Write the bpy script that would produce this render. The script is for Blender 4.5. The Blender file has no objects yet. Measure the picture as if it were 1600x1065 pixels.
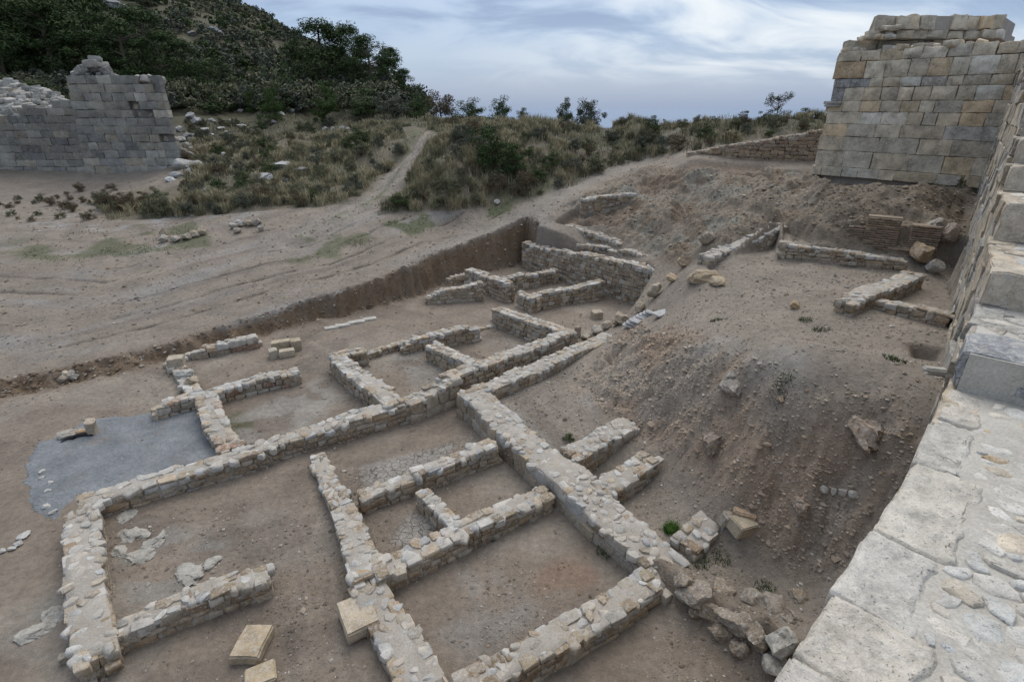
import bpy, math, random
import numpy as np
from mathutils import Matrix, Vector, Euler
R=random.Random(7); NR=np.random.RandomState(11)
sc=bpy.context.scene; COL=sc.collection
# ------------------------------------------------------------------ camera
F=830.0; PITCH=math.atan((532.5-166)/F); CAMZ=7.0
CP,SP=math.cos(PITCH),math.sin(PITCH)
cd=bpy.data.cameras.new('camera'); cam=bpy.data.objects.new('camera',cd); COL.objects.link(cam)
cam.location=(0,0,CAMZ); cam.rotation_euler=(math.pi/2-PITCH,0,0)
cd.sensor_width=36; cd.lens=F/1600*36; cd.clip_start=.05; cd.clip_end=6000
sc.camera=cam
# ------------------------------------------------------------------ light
SUN_AZ=math.radians(8); SUN_EL=math.radians(55)
SUND=Vector((math.sin(SUN_AZ)*math.cos(SUN_EL),math.cos(SUN_AZ)*math.cos(SUN_EL),math.sin(SUN_EL)))
W=bpy.data.worlds.new('World'); sc.world=W; W.use_nodes=True
def build_world():
    nt=W.node_tree; N=nt.nodes; L=nt.links; N.clear()
    def nd(t,**k):
        n=N.new(t)
        for a,b in k.items(): setattr(n,a,b)
        return n
    def math_(op,a,b=None,clamp=False):
        n=nd('ShaderNodeMath',operation=op,use_clamp=clamp)
        for i,v in enumerate((a,b)):
            if v is None: continue
            if hasattr(v,'is_linked'): L.new(v,n.inputs[i])
            else: n.inputs[i].default_value=v
        return n.outputs[0]
    def mix(f,a,b):
        n=nd('ShaderNodeMix',data_type='RGBA')
        for i,v in ((0,f),(6,a),(7,b)):
            if hasattr(v,'is_linked'): L.new(v,n.inputs[i])
            else: n.inputs[i].default_value=v
        return n.outputs[2]
    out=nd('ShaderNodeOutputWorld'); bg=nd('ShaderNodeBackground'); L.new(bg.outputs[0],out.inputs[0])
    sky=nd('ShaderNodeTexSky',sky_type='NISHITA'); sky.sun_disc=False
    sky.sun_elevation=SUN_EL; sky.sun_rotation=SUN_AZ; sky.air_density=1.0; sky.dust_density=2.0; sky.ozone_density=2.0
    tc=nd('ShaderNodeTexCoord'); sep=nd('ShaderNodeSeparateXYZ'); L.new(tc.outputs['Generated'],sep.inputs[0])
    z=math_('MAXIMUM',sep.outputs[2],0.0); zz=math_('ADD',z,.30)
    cx=math_('DIVIDE',sep.outputs[0],zz); cy=math_('DIVIDE',sep.outputs[1],zz)
    comb=nd('ShaderNodeCombineXYZ'); L.new(cx,comb.inputs[0]); L.new(cy,comb.inputs[1])
    mp=nd('ShaderNodeMapping'); L.new(comb.outputs[0],mp.inputs[0]); mp.inputs['Rotation'].default_value=(0,0,math.radians(-18)); mp.inputs['Scale'].default_value=(.95,1.55,1); mp.inputs['Location'].default_value=(3.1,1.7,0)
    n1=nd('ShaderNodeTexNoise'); L.new(mp.outputs[0],n1.inputs['Vector']); n1.inputs['Scale'].default_value=1.7; n1.inputs['Detail'].default_value=9; n1.inputs['Roughness'].default_value=.52; n1.inputs['Distortion'].default_value=.5
    n2=nd('ShaderNodeTexNoise'); L.new(mp.outputs[0],n2.inputs['Vector']); n2.inputs['Scale'].default_value=.6; n2.inputs['Detail'].default_value=5
    def ramp(v,a,b):
        r=nd('ShaderNodeMapRange',interpolation_type='SMOOTHSTEP'); L.new(v,r.inputs[0]); r.inputs[1].default_value=a; r.inputs[2].default_value=b; return r.outputs[0]
    # thin even veil of cloud, then brighter breaks and greyer banks
    hz=ramp(z,0.0,.30)
    veil=mix(hz,(1.45,2.08,3.2,1),(2.2,2.75,3.6,1)); veil=mix(ramp(z,.25,.95),veil,(4.9,5.2,5.6,1))
    base=mix(.80,sky.outputs[0],veil)
    # brighter where the hidden sun stands behind the cloud, to the right of the view
    dt=nd('ShaderNodeVectorMath',operation='DOT_PRODUCT'); nrm=nd('ShaderNodeVectorMath',operation='NORMALIZE'); L.new(tc.outputs['Generated'],nrm.inputs[0]); L.new(nrm.outputs[0],dt.inputs[0])
    g=Vector((math.sin(math.radians(25))*math.cos(math.radians(17)),math.cos(math.radians(25))*math.cos(math.radians(17)),math.sin(math.radians(17))))
    dt.inputs[1].default_value=g
    glow=math_('POWER',math_('MAXIMUM',dt.outputs['Value'],0.0),14.0)
    brk=math_('MULTIPLY',math_('MULTIPLY',ramp(n1.outputs[0],.42,.66),ramp(z,.01,.07)),math_('ADD',math_('MULTIPLY',glow,1.15),.06),True)
    c1=mix(brk,base,(4.7,4.95,5.1,1))
    bank=math_('MULTIPLY',ramp(n1.outputs[0],.55,.36),ramp(z,.03,.16))
    bank=math_('MULTIPLY',bank,.85)
    c2=mix(bank,c1,(1.6,2.1,3.05,1))
    L.new(c2,bg.inputs[0]); bg.inputs[1].default_value=.108
build_world()
sl=bpy.data.lights.new('sun','SUN'); so=bpy.data.objects.new('sun',sl); COL.objects.link(so)
sl.energy=1.25; sl.angle=math.radians(50); sl.color=(1,.96,.9)
so.rotation_euler=SUND.to_track_quat('Z','Y').to_euler()
vs=sc.view_settings; vs.view_transform='Standard'; vs.look='None'; vs.gamma=1; vs.use_curve_mapping=False
vs.exposure=.85
# ------------------------------------------------------------------ helpers
def ray(x,y):
    u=(x-800)/F; v=(532.5-y)/F
    return np.array([u,CP+v*SP,-SP+v*CP])
def at(x,y,z):
    d=ray(x,y); t=(z-CAMZ)/d[2]; return np.array([d[0]*t,d[1]*t,z])
def atd(x,y,t): return ray(x,y)*t+np.array([0,0,CAMZ])
def proj(P):
    P=np.asarray(P,float); X,Y,Z=P[...,0],P[...,1],P[...,2]-CAMZ
    zc=Y*CP-Z*SP; yc=Y*SP+Z*CP; zs=np.where(np.abs(zc)<1e-6,1e-6,zc)
    return 800+F*X/zs,532.5-F*yc/zs,zc
def hash2(ix,iy,s):
    n=(ix.astype(np.int64)*374761393+iy.astype(np.int64)*668265263+s*974634777)&0x7fffffff
    n=((n^(n>>13))*1274126177)&0x7fffffff
    n=n^(n>>16); return (n&0xffff)/65535.0
def vnoise(x,y,s=0):
    ix=np.floor(x); iy=np.floor(y); fx=x-ix; fy=y-iy; fx=fx*fx*(3-2*fx); fy=fy*fy*(3-2*fy)
    a=hash2(ix,iy,s); b=hash2(ix+1,iy,s); c=hash2(ix,iy+1,s); d=hash2(ix+1,iy+1,s)
    return (a*(1-fx)+b*fx)*(1-fy)+(c*(1-fx)+d*fx)*fy-.5
def fbm(x,y,o=4,s=0,g=.5):
    r=0;a=1.0
    for i in range(o): r=r+a*vnoise(x*2**i+i*17.3,y*2**i-i*9.1,s+i); a*=g
    return r
def sstep(x,a,b):
    t=np.clip((x-a)/(b-a),0,1); return t*t*(3-2*t)
def inpoly(px,py,poly):
    r=np.zeros(np.shape(px),bool); n=len(poly)
    for i in range(n):
        x0,y0=poly[i]; x1,y1=poly[(i+1)%n]
        if y0==y1: continue
        c=((y0>py)!=(y1>py))&(px<(x1-x0)*(py-y0)/(y1-y0)+x0); r^=c
    return r
def segdist(px,py,pts,closed=False):
    d=np.full(np.shape(px),1e9); n=len(pts)
    for i in range(n if closed else n-1):
        x0,y0=pts[i][:2]; x1,y1=pts[(i+1)%n][:2]; dx,dy=x1-x0,y1-y0
        t=np.clip(((px-x0)*dx+(py-y0)*dy)/(dx*dx+dy*dy+1e-12),0,1)
        d=np.minimum(d,np.hypot(px-x0-t*dx,py-y0-t*dy))
    return d
def mesh_np(name,V,Fq,mat=None,smooth=True,tint=None,attr='tint'):
    """V (n,3), Fq list of arrays of faces (quads and/or tris)"""
    me=bpy.data.meshes.new(name)
    Fq=[np.asarray(f) for f in (Fq if isinstance(Fq,list) else [Fq]) if len(f)]
    V=np.asarray(V,np.float32)
    me.vertices.add(len(V)); me.vertices.foreach_set('co',V.ravel())
    tot=sum(f.size for f in Fq); nf=sum(len(f) for f in Fq)
    me.loops.add(tot); me.polygons.add(nf)
    me.loops.foreach_set('vertex_index',np.concatenate([f.ravel() for f in Fq]).astype(np.int32))
    ls=[];o=0
    for f in Fq:
        k=f.shape[1]; ls.append(o+np.arange(len(f))*k); o+=f.size
    me.polygons.foreach_set('loop_start',np.concatenate(ls).astype(np.int32))
    me.polygons.foreach_set('use_smooth',np.full(nf,smooth))
    me.update(calc_edges=True)
    if tint is not None:
        a=me.color_attributes.new(attr,'FLOAT_COLOR','POINT'); t=np.ones((len(V),4),np.float32); t[:,:tint.shape[1]]=tint
        a.data.foreach_set('color',t.ravel())
    if mat: me.materials.append(mat)
    return me
def link(name,me,parent=None,loc=None,M=None,color=None,kind=None,label=None,cat=None,group=None):
    o=bpy.data.objects.new(name,me); COL.objects.link(o)
    if parent: o.parent=parent
    if loc is not None: o.location=[float(v) for v in loc]
    if M is not None: o.matrix_local=M
    if color is not None: o.color=(*[float(c) for c in color[:3]],1)
    if kind: o['kind']=kind
    if label: o['label']=label
    if cat: o['category']=cat
    if group: o['group']=group
    return o
def thing(name,loc,label,cat,group=None):
    return link(name,None,loc=loc,label=label,cat=cat,group=group,kind='thing')
# ------------------------------------------------------------------ materials
class NT:
    def __init__(s,name):
        s.m=bpy.data.materials.new(name); s.m.use_nodes=True; s.t=s.m.node_tree; s.t.nodes.clear()
        s.out=s.t.nodes.new('ShaderNodeOutputMaterial'); s.b=s.t.nodes.new('ShaderNodeBsdfPrincipled'); s.t.links.new(s.b.outputs[0],s.out.inputs[0])
        s.b.inputs['Roughness'].default_value=.9; s.b.inputs['Specular IOR Level'].default_value=.25
        g=s.t.nodes.new('ShaderNodeNewGeometry'); s.pos=g.outputs['Position']; s.island=g.outputs['Random Per Island']
    def set(s,i,v):
        if hasattr(v,'is_linked'): s.t.links.new(v,i)
        else: i.default_value=v
    def noise(s,scale,detail=5,rough=.55,vec=None,dist=0):
        n=s.t.nodes.new('ShaderNodeTexNoise'); s.t.links.new(vec or s.pos,n.inputs['Vector']); n.inputs['Scale'].default_value=scale; n.inputs['Detail'].default_value=detail; n.inputs['Roughness'].default_value=rough; n.inputs['Distortion'].default_value=dist
        return n.outputs[0]
    def voro(s,scale,feature='F1',vec=None):
        n=s.t.nodes.new('ShaderNodeTexVoronoi'); n.feature=feature; s.t.links.new(vec or s.pos,n.inputs['Vector']); n.inputs['Scale'].default_value=scale
        return n.outputs[0]
    def rng(s,v,a,b,c=0,d=1):
        n=s.t.nodes.new('ShaderNodeMapRange'); s.set(n.inputs[0],v)
        for i,x in enumerate((a,b,c,d)): n.inputs[i+1].default_value=x
        return n.outputs[0]
    def math(s,op,a,b):
        n=s.t.nodes.new('ShaderNodeMath'); n.operation=op; s.set(n.inputs[0],a); s.set(n.inputs[1],b); return n.outputs[0]
    def mix(s,f,a,b,blend='MIX'):
        n=s.t.nodes.new('ShaderNodeMix'); n.data_type='RGBA'; n.blend_type=blend
        s.set(n.inputs[0],f); s.set(n.inputs[6],a); s.set(n.inputs[7],b); return n.outputs[2]
    def scale(s,col,f):   # colour times scalar
        n=s.t.nodes.new('ShaderNodeVectorMath'); n.operation='SCALE'; s.set(n.inputs[0],col); s.set(n.inputs[3],f); return n.outputs[0]
    def attr(s,name):
        n=s.t.nodes.new('ShaderNodeAttribute'); n.attribute_name=name; return n
    def obcol(s): return s.t.nodes.new('ShaderNodeObjectInfo').outputs['Color']
    def bump(s,h,strength,dist,prev=None):
        n=s.t.nodes.new('ShaderNodeBump'); n.inputs['Strength'].default_value=strength; n.inputs['Distance'].default_value=dist; s.set(n.inputs['Height'],h)
        if prev: s.t.links.new(prev,n.inputs['Normal'])
        return n.outputs[0]
    def done(s,col,normal=None,rough=None):
        s.set(s.b.inputs['Base Color'],col)
        if normal is not None: s.t.links.new(normal,s.b.inputs['Normal'])
        if rough is not None: s.set(s.b.inputs['Roughness'],rough)
        return s.m
def stone_mat(name,src,pale=(.52,.50,.47,1),pale_amt=.55,fine=1.0,var=1.0,smear=0):
    n=NT(name); c=n.obcol() if src=='ob' else n.attr('tint').outputs['Color']
    big=n.noise(5*fine,5,.6); med=n.noise(22*fine,6,.65); fin=n.noise(110*fine,4,.6)
    col=n.scale(c,n.rng(big,.3,.7,1-.28*var,1+.24*var))
    col=n.mix(n.math('MULTIPLY',n.rng(med,.48,.64),pale_amt),col,pale)
    col=n.scale(col,n.rng(fin,.3,.7,.84,1.14))
    if smear: col=n.mix(n.rng(n.noise(6.5,5,.65),.50,.60,0,smear),col,(.42,.385,.33,1))
    pits=n.rng(n.noise(60*fine,3,.5,dist=.4),.30,.40,.45,1)
    col=n.scale(col,pits)
    h=n.math('ADD',n.math('MULTIPLY',big,.8),n.math('ADD',n.math('MULTIPLY',med,.5),n.math('MULTIPLY',fin,.14)))
    return n.done(col,n.bump(h,.85,.035/fine))
M_STONE=stone_mat('rubble_stone','ob'); M_WALLST=stone_mat('mortared_rubble_stone','ob',smear=.75); M_FILL=stone_mat('rubble_stone_fill','tint',smear=.6)
M_ASHLAR=stone_mat('ashlar_stone','ob',(.63,.575,.48,1),.55,.6,1.6)
M_RUIN=stone_mat('weathered_ruin_stone','ob',(.32,.31,.285,1),.45,.30,1.15)
M_COPING=stone_mat('coping_stone','ob',(.62,.575,.50,1),.55,.8,1.25,smear=0)
def mortar_mat(name,a,b,grit=1.0):
    n=NT(name); x=n.noise(3.2,6,.6); y=n.noise(40,5,.7); v=n.voro(34)
    col=n.mix(n.rng(x,.35,.65),a,b); col=n.scale(col,n.rng(y,.3,.7,.76,1.18))
    col=n.mix(n.rng(v,.10,.02,0,.5),col,(.52,.49,.45,1))
    h=n.math('ADD',n.math('MULTIPLY',x,.6),n.math('MULTIPLY',y,.4*grit))
    return n.done(col,n.bump(h,.9,.03))
M_MORTAR=mortar_mat('lime_mortar',(.34,.30,.25,1),(.415,.375,.325,1))
M_EARTHM=mortar_mat('earth_mortar',(.22,.175,.13,1),(.30,.24,.18,1))
M_WALKM=mortar_mat('walkway_mortar',(.42,.385,.33,1),(.51,.475,.415,1))
M_RUINM=mortar_mat('ruin_joint',(.15,.14,.125,1),(.22,.205,.185,1))
def soil_mat():
    n=NT('soil'); a=n.attr('soil'); c=a.outputs['Color']; crack=a.outputs['Alpha']
    x=n.noise(1.1,7,.62); y=n.noise(9,7,.7); z=n.noise(70,4,.7)
    col=n.scale(c,n.rng(x,.28,.72,.80,1.20)); col=n.scale(col,n.rng(y,.28,.72,.74,1.26)); col=n.scale(col,n.rng(z,.25,.75,.74,1.26))
    v=n.voro(26); v2=n.noise(6,3)
    col=n.mix(n.math('MULTIPLY',n.rng(v,.20,.10,0,.65),n.rng(v2,.45,.62)),col,(.40,.37,.33,1))
    ed=n.rng(n.voro(7.5,'DISTANCE_TO_EDGE'),.0,.035,1,0); ck=n.math('MULTIPLY',ed,n.rng(crack,.35,.75))
    col=n.mix(ck,col,(.09,.08,.07,1))
    h=n.math('ADD',n.math('MULTIPLY',y,1.0),n.math('MULTIPLY',z,.28)); h=n.math('SUBTRACT',h,n.math('MULTIPLY',ck,.5))
    return n.done(col,n.bump(h,.9,.05))
M_SOIL=soil_mat()
def tint_mat(name,rough=.9,var=True,trans=0):
    n=NT(name); c=n.attr('tint').outputs['Color']
    if var: c=n.scale(c,n.rng(n.island,0,1,.75,1.25))
    n.b.inputs['Specular IOR Level'].default_value=.08; m=n.done(c,None,rough)
    return m
M_PEB=tint_mat('pebble'); M_LEAF=tint_mat('leaf',.75); M_GRASS=tint_mat('grass_blade',.8)
def plain_mat(name,a,b,sc_=8,rough=.85,bd=.02):
    n=NT(name); x=n.noise(sc_,6,.6); y=n.noise(sc_*9,4,.6)
    c=n.mix(n.rng(x,.3,.7),a,b); c=n.scale(c,n.rng(y,.3,.7,.8,1.2)); return n.done(c,n.bump(n.math('ADD',x,n.math('MULTIPLY',y,.3)),.7,bd),rough)
M_BARK=plain_mat('bark',(.10,.075,.055,1),(.17,.135,.105,1),14)
def screed_mat():
    n=NT('grey_screed'); x=n.noise(1.6,6,.6); y=n.noise(14,5,.65,dist=.6); z=n.noise(90,3,.6)
    c=n.mix(n.rng(x,.32,.68),(.165,.175,.183,1),(.265,.273,.28,1)); c=n.scale(c,n.rng(y,.3,.7,.78,1.16)); c=n.scale(c,n.rng(z,.3,.7,.85,1.13)); c=n.mix(n.rng(n.noise(1.1,6,.7),.55,.70,0,.7),c,(.205,.17,.135,1))
    return n.done(c,n.bump(n.math('ADD',y,n.math('MULTIPLY',z,.2)),.9,.05))
M_GREY=screed_mat()
M_BLACK=plain_mat('black_membrane',(.012,.012,.014,1),(.03,.03,.033,1),10,.55)
M_SEA=plain_mat('sea_water',(.11,.18,.29,1),(.13,.20,.31,1),.05,.5)
M_BRICK=stone_mat('old_brick','ob',(.36,.29,.23,1),.4,1.5); M_BRICKF=stone_mat('old_brick_fill','tint',(.36,.29,.23,1),.4,1.5)
# ------------------------------------------------------------------ terrain
def warp(x,y):
    r=np.hypot(x,y)+1e-9; k=12*np.arcsinh(r/12)/r; return x*k,y*k
# control points: photo position with height (z) or distance along the view (t)
CZ=[ # ground above the cut on the left
(0,592,.28),(150,560,.30),(270,535,.36),(400,498,.46),(500,466,.70),(577,445,.90),(640,427,1.05),(700,395,1.35),(747,375,1.60),(790,362,1.80),(824,352,1.95),
(0,540,.42),(200,500,.6),(400,450,.85),(0,470,.8),(0,400,1.30),(150,440,1.0),(300,400,1.35),(500,400,1.25),(620,380,1.45),(700,350,1.75),
(0,345,1.8),(150,345,1.85),(300,345,1.9),(420,350,1.95),(540,350,2.0),(640,340,2.1),(760,325,2.3),(0,300,2.3),(70,298,2.3),(137,296,2.35),(220,290,2.6),
(300,280,3.1),(330,240,3.9),(300,215,4.6),(400,300,2.8),(480,290,2.75),(420,250,3.7),(500,240,3.9),(560,300,2.75),(600,300,2.75),(560,250,3.7),(640,245,4.1),(668,212,5.35),(600,215,5.0),(500,200,5.1),(400,190,5.6),
(655,300,3.0),(700,270,3.9),(760,300,3.0),(720,230,4.9),(800,240,4.6),(830,300,2.95),(900,270,3.6),(860,215,5.25),(950,225,4.8),(1010,240,4.35),
(900,302,3.05),(860,330,2.5),(960,262,3.75),(1020,252,4.05),
# behind the back wall
(845,362,1.9),(890,352,1.95),(930,372,1.7),(1000,395,1.65),(905,322,2.9),(985,305,3.2),(960,340,2.6),(1010,345,2.65),(1040,380,2.3),(1070,400,2.25),(1000,280,3.7),(1284,199,5.85),(1180,215,5.4),
(1060,300,3.4),(1100,270,4.1),(1160,280,4.05),(1240,280,4.35),(1266,264,4.32),(1180,263,4.3),(1110,256,4.45),(1088,246,4.74),(1120,345,3.2),(1060,345,2.8),(1105,375,2.75),(1050,425,1.7),
# terrace in front of the right tower, pit and plateau
(1280,280,4.5),(1400,288,4.5),(1510,298,4.5),(1260,300,4.1),(1330,305,3.95),(1420,310,3.9),(1500,325,4.0),
(1235,345,3.7),(1196,316,4.0),(1150,353,3.45),(1240,393,2.88),(1320,409,2.86),(1400,424,2.84),(1280,350,3.8),(1330,350,3.85),(1400,352,3.8),(1450,356,3.85),(1300,325,4.25),(1380,326,4.2),(1450,330,4.2),(1480,400,3.1),
(1140,430,2.5),(1230,420,2.75),(1330,430,2.8),(1420,455,2.75),(1480,470,2.7),(1300,480,2.75),(1180,470,2.6),(1450,520,2.75),(1380,540,2.8),(1470,570,2.9),
(1100,470,2.2),(1060,470,1.75),(1030,490,1.25),(1112,497,1.95),(1215,522,2.55),(1310,555,2.75),(1290,620,2.95),(1390,650,2.95),(1440,650,2.95),
# mound: brow, flank, foot
(1000,520,1.1),(1000,560,1.2),(940,580,.7),(1000,610,.95),(1055,600,1.6),(1060,660,1.15),(1040,525,1.85),(1085,530,2.42),(1172,562,2.88),(1240,600,2.98),(1130,640,2.1),(1200,650,2.5),(1300,660,2.8),(1385,690,2.75),
(1100,700,1.15),(1150,705,1.45),(1230,735,1.55),(1320,755,1.75),(1380,765,2.0),(1110,745,.6),(1190,795,.62),(1260,825,.72),(1330,845,.95),
(900,560,.35),(850,600,.3),(790,640,.25),(840,670,.22),(900,640,.42),(960,640,.62),(985,690,.45),(1040,690,.75),(1020,740,.33),(990,780,.28),(1060,780,.4),(1040,830,.28),(1130,850,.33),(1200,870,.36),(1270,880,.5),(1130,900,.34),(1240,940,.45),(1280,960,.5),(1060,870,.3),(1180,980,.38)]
CT=[(0,130,58),(150,130,58),(300,160,52),(430,165,52),(560,150,58),(640,175,56),(720,192,50),(820,197,44),(700,205,39),(745,204,37),(800,202,35),(660,203,43),(900,198,38),(1000,199,34),(1100,198,32),(1200,190,33),(1290,185,34),
(0,20,100),(0,-150,170),(200,-70,175),(340,2,160),(400,27,155),(487,74,140),(560,112,120),(640,150,95),(200,60,95),(330,90,90),(430,110,95)]
pts=[at(*c) for c in CZ]+[atd(*c) for c in CT]
pts+=[np.array(p,float) for p in [(-22,4,.3),(-22,12,.4),(-40,30,1.8),(-60,20,1.5),(-60,60,9),(18,10,3.2),(24,24,4.6),(32,32,4.2),(22,40,3.9),(40,60,1),(0,70,2.0),(-10,90,3),(4,50,4.2),(14,47,3.6),(-5,58,4.4),(28,38,3.8),(20,80,1),(60,20,3),(0,-20,0),(-30,-20,0),(40,-20,2),
 (0,160,-8),(60,160,-15),(-20,250,-15),(-150,330,25),(-300,200,60),(150,100,-12),(200,300,-20),(0,400,-20),(-120,120,30),(10,4,2.6),(7,3,1.8),(6,1,1.2),(3.2,3.2,1.5)]]
P=np.array(pts)
cx,cy=warp(P[:,0],P[:,1]); n=len(P)
def U(r2): return np.where(r2>1e-12,r2*np.log(r2+1e-12),0)
K=U((cx[:,None]-cx)**2+(cy[:,None]-cy)**2)+np.eye(n)*.6
A=np.zeros((n+3,n+3)); A[:n,:n]=K; A[:n,n]=1; A[:n,n+1]=cx; A[:n,n+2]=cy; A[n:,:n]=A[:n,n:].T
TPS=np.linalg.solve(A,np.concatenate([P[:,2],np.zeros(3)]))
def h_out(x,y):
    wx,wy=warp(x,y); sh=wx.shape; wx=wx.ravel(); wy=wy.ravel(); r=np.empty(len(wx))
    for i in range(0,len(wx),20000):
        a=wx[i:i+20000];b=wy[i:i+20000]
        r[i:i+20000]=U((a[:,None]-cx)**2+(b[:,None]-cy)**2)@TPS[:n]+TPS[n]+TPS[n+1]*a+TPS[n+2]*b
    return r.reshape(sh)
# outline of the excavated cut (follows the bank foot, the back wall, the long cross walls)
EPX=[(0,610,.12),(150,577,.12),(270,549,.15),(400,511,.2),(490,488,.2),(560,470,.35),(624,452,.4),(700,420,.5),(767,402,.6),(822,384,.8)]
E=[tuple(at(*p)[:2]) for p in EPX]
E=[(-40,16.5)]+E+[tuple(at(*p)[:2]) for p in [(838,398,.7),(930,420,.7),(1005,446,.7),(1012,470,.35),(985,496,.35),(958,512,.4),(900,545,.35),(820,580,.35),(750,608,.4),(748,622,.4),(800,675,.4),(870,745,.4),(940,812,.4),(1010,880,.35),(1060,925,.25),(1130,965,.25),(1215,1035,.2),(1290,1100,.2)]]
E+=[(3.2,2.5),(2,-3),(-40,-6)]
BANKPX=[(0,610,.12),(150,577,.12),(270,549,.15),(400,511,.2),(490,488,.2),(560,470,.35),(624,452,.4),(700,420,.5),(767,402,.6),(822,384,.8)]
BANK=[tuple(at(*p)[:2]) for p in BANKPX]
TRACK=[tuple(at(*p)[:2]) for p in [(470,380,1.4),(545,335,2.1),(590,310,2.6),(618,280,3.2),(640,248,4.05),(668,213,5.3)]]+[(-8,46)]
PATH=[tuple(at(*p)[:2]) for p in [(640,405,1.3),(740,358,1.85),(840,325,2.5),(930,275,3.5),(1010,245,4.25),(1080,225,4.75)]]
def axis(lo,hi,step,a,b,g=1.075):
    c=list(np.arange(lo,hi,step)); s=step; x=c[-1]
    while x<b: s*=g; x+=s; c.append(x)
    s=step; x=c[0]
    while x>a: s*=g; x-=s; c.insert(0,x)
    return np.array(c)
GX=axis(-14.5,16.5,.060,-900,900,1.08); GY=axis(3.2,26.5,.060,-60,1500,1.08)
X,Y=np.meshgrid(GX,GY)
def esd(X,Y):
    d=segdist(X,Y,E,True); return np.where(inpoly(X,Y,E),-d,d)
NEAR=(np.abs(X)<60)&(Y<80)
SD=np.full(X.shape,99.); SD[NEAR]=esd(X[NEAR],Y[NEAR])
HO=h_out(X,Y)
rr=np.hypot(X,Y); far=sstep(rr,200,420); HO=HO*(1-far)+(-22)*far
BD=np.full(X.shape,99.); BD[NEAR]=segdist(X[NEAR],Y[NEAR],BANK)
TD=np.full(X.shape,99.); TD[NEAR]=segdist(X[NEAR],Y[NEAR],TRACK)
PD=np.full(X.shape,99.); PD[NEAR]=segdist(X[NEAR],Y[NEAR],PATH)
wid=np.interp(X,[-13,-8.5,-6.5,-3.5,-2,.2,.9],[.36,.28,.17,.19,.28,.26,.12])
bn=np.where(BD<1.5,fbm(X*1.6,Y*1.6,3,3)*.30*(1-.75*sstep(X,-3.2,-1.8))+np.abs(vnoise(X*2.1+Y*1.1,Y*.2,8))*.30*sstep(X,-8.2,-7.2)*(1-sstep(X,-3.6,-2.4)),0)
SDn=SD+bn
inn=1-sstep(SDn,-wid,wid)
H_IN=.0+fbm(X*.35,Y*.35,3,21)*.07
Z=HO*(1-inn)+H_IN*inn
RIDGE=[tuple(at(*p)[:2]) for p in [(1035,890,.4),(1095,930,.4),(1150,968,.4),(1215,1020,.4),(1270,1075,.4)]]
RD=np.full(X.shape,99.); RD[NEAR]=segdist(X[NEAR],Y[NEAR],RIDGE)
Z+=np.exp(-(RD/.27)**2)*(.22+fbm(X*3,Y*3,4,95)*.26)*(RD<2)
# pit room dug below the terrace: crisp on the back and left, open to the plateau in front
PITB=[tuple(at(*p)[:2]) for p in [(1108,402,2.8),(1165,378,3.1),(1222,353,3.4),(1226,374,3.32),(1320,390,3.24),(1412,401,3.2),(1492,409,3.2)]]
PITP=PITB+[tuple(at(*p)[:2]) for p in [(1490,470,2.8),(1310,460,2.8),(1150,450,2.6)]]
pin=np.zeros(X.shape,bool); pin[NEAR]=inpoly(X[NEAR],Y[NEAR],PITP); pbd=np.full(X.shape,99.); pbd[NEAR]=segdist(X[NEAR],Y[NEAR],PITB); pfd=np.full(X.shape,99.); pfd[NEAR]=segdist(X[NEAR],Y[NEAR],[PITB[0]]+PITP[:len(PITB)-1:-1]+[PITB[-1]])
fpt=np.array([at(*p) for p in [(1240,396,2.86),(1320,412,2.84),(1400,426,2.84),(1150,432,2.55),(1240,440,2.72),(1330,440,2.78)]]); cf=np.linalg.lstsq(np.c_[fpt[:,:2],np.ones(6)],fpt[:,2],rcond=None)[0]
ZP=cf[0]*X+cf[1]*Y+cf[2]+fbm(X*1.5,Y*1.5,3,301)*.05; pm=np.where(pin,sstep(pbd,.02,.20)*sstep(pfd,.1,1.6),0); Z=Z*(1-pm)+np.minimum(ZP,Z+.1)*pm
# the terrace is kept up to the wall heads on the outer side of the pit
kb=np.where(~pin,np.exp(-(pbd/.9)**2),0); wl=np.interp(X,[q[0] for q in PITB[:3]],[2.52,2.86,3.2]); Z=np.where((kb>.02)&(X<PITB[2][0]+.15),Z+kb*np.maximum(0,wl-Z),Z)
Z=np.where((~pin)&(pbd<1.6)&(X<PITB[2][0]+.05),np.minimum(Z,wl+.07+np.maximum(pbd-.32,0)*.55),Z)
kb2=np.where(~pin&(X>PITB[2][0]),np.exp(-(np.maximum(pbd-.25,0)/1.2)**2)*sstep(pbd,.52,.74),0); Z=Z+kb2*np.maximum(0,3.98-Z)*(pbd<4)
def blur(a,k):
    for _ in range(k):
        b=a.copy(); b[1:-1,1:-1]=(a[1:-1,1:-1]*2+a[:-2,1:-1]+a[2:,1:-1]+a[1:-1,:-2]+a[1:-1,2:])/6; a=b
    return a
for q_ in (PITB[2],PITB[3]):
    m_=np.exp(-(np.hypot(X-q_[0],Y-q_[1])/.42)**2); Z=Z*(1-m_)+blur(Z,40)*m_
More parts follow.
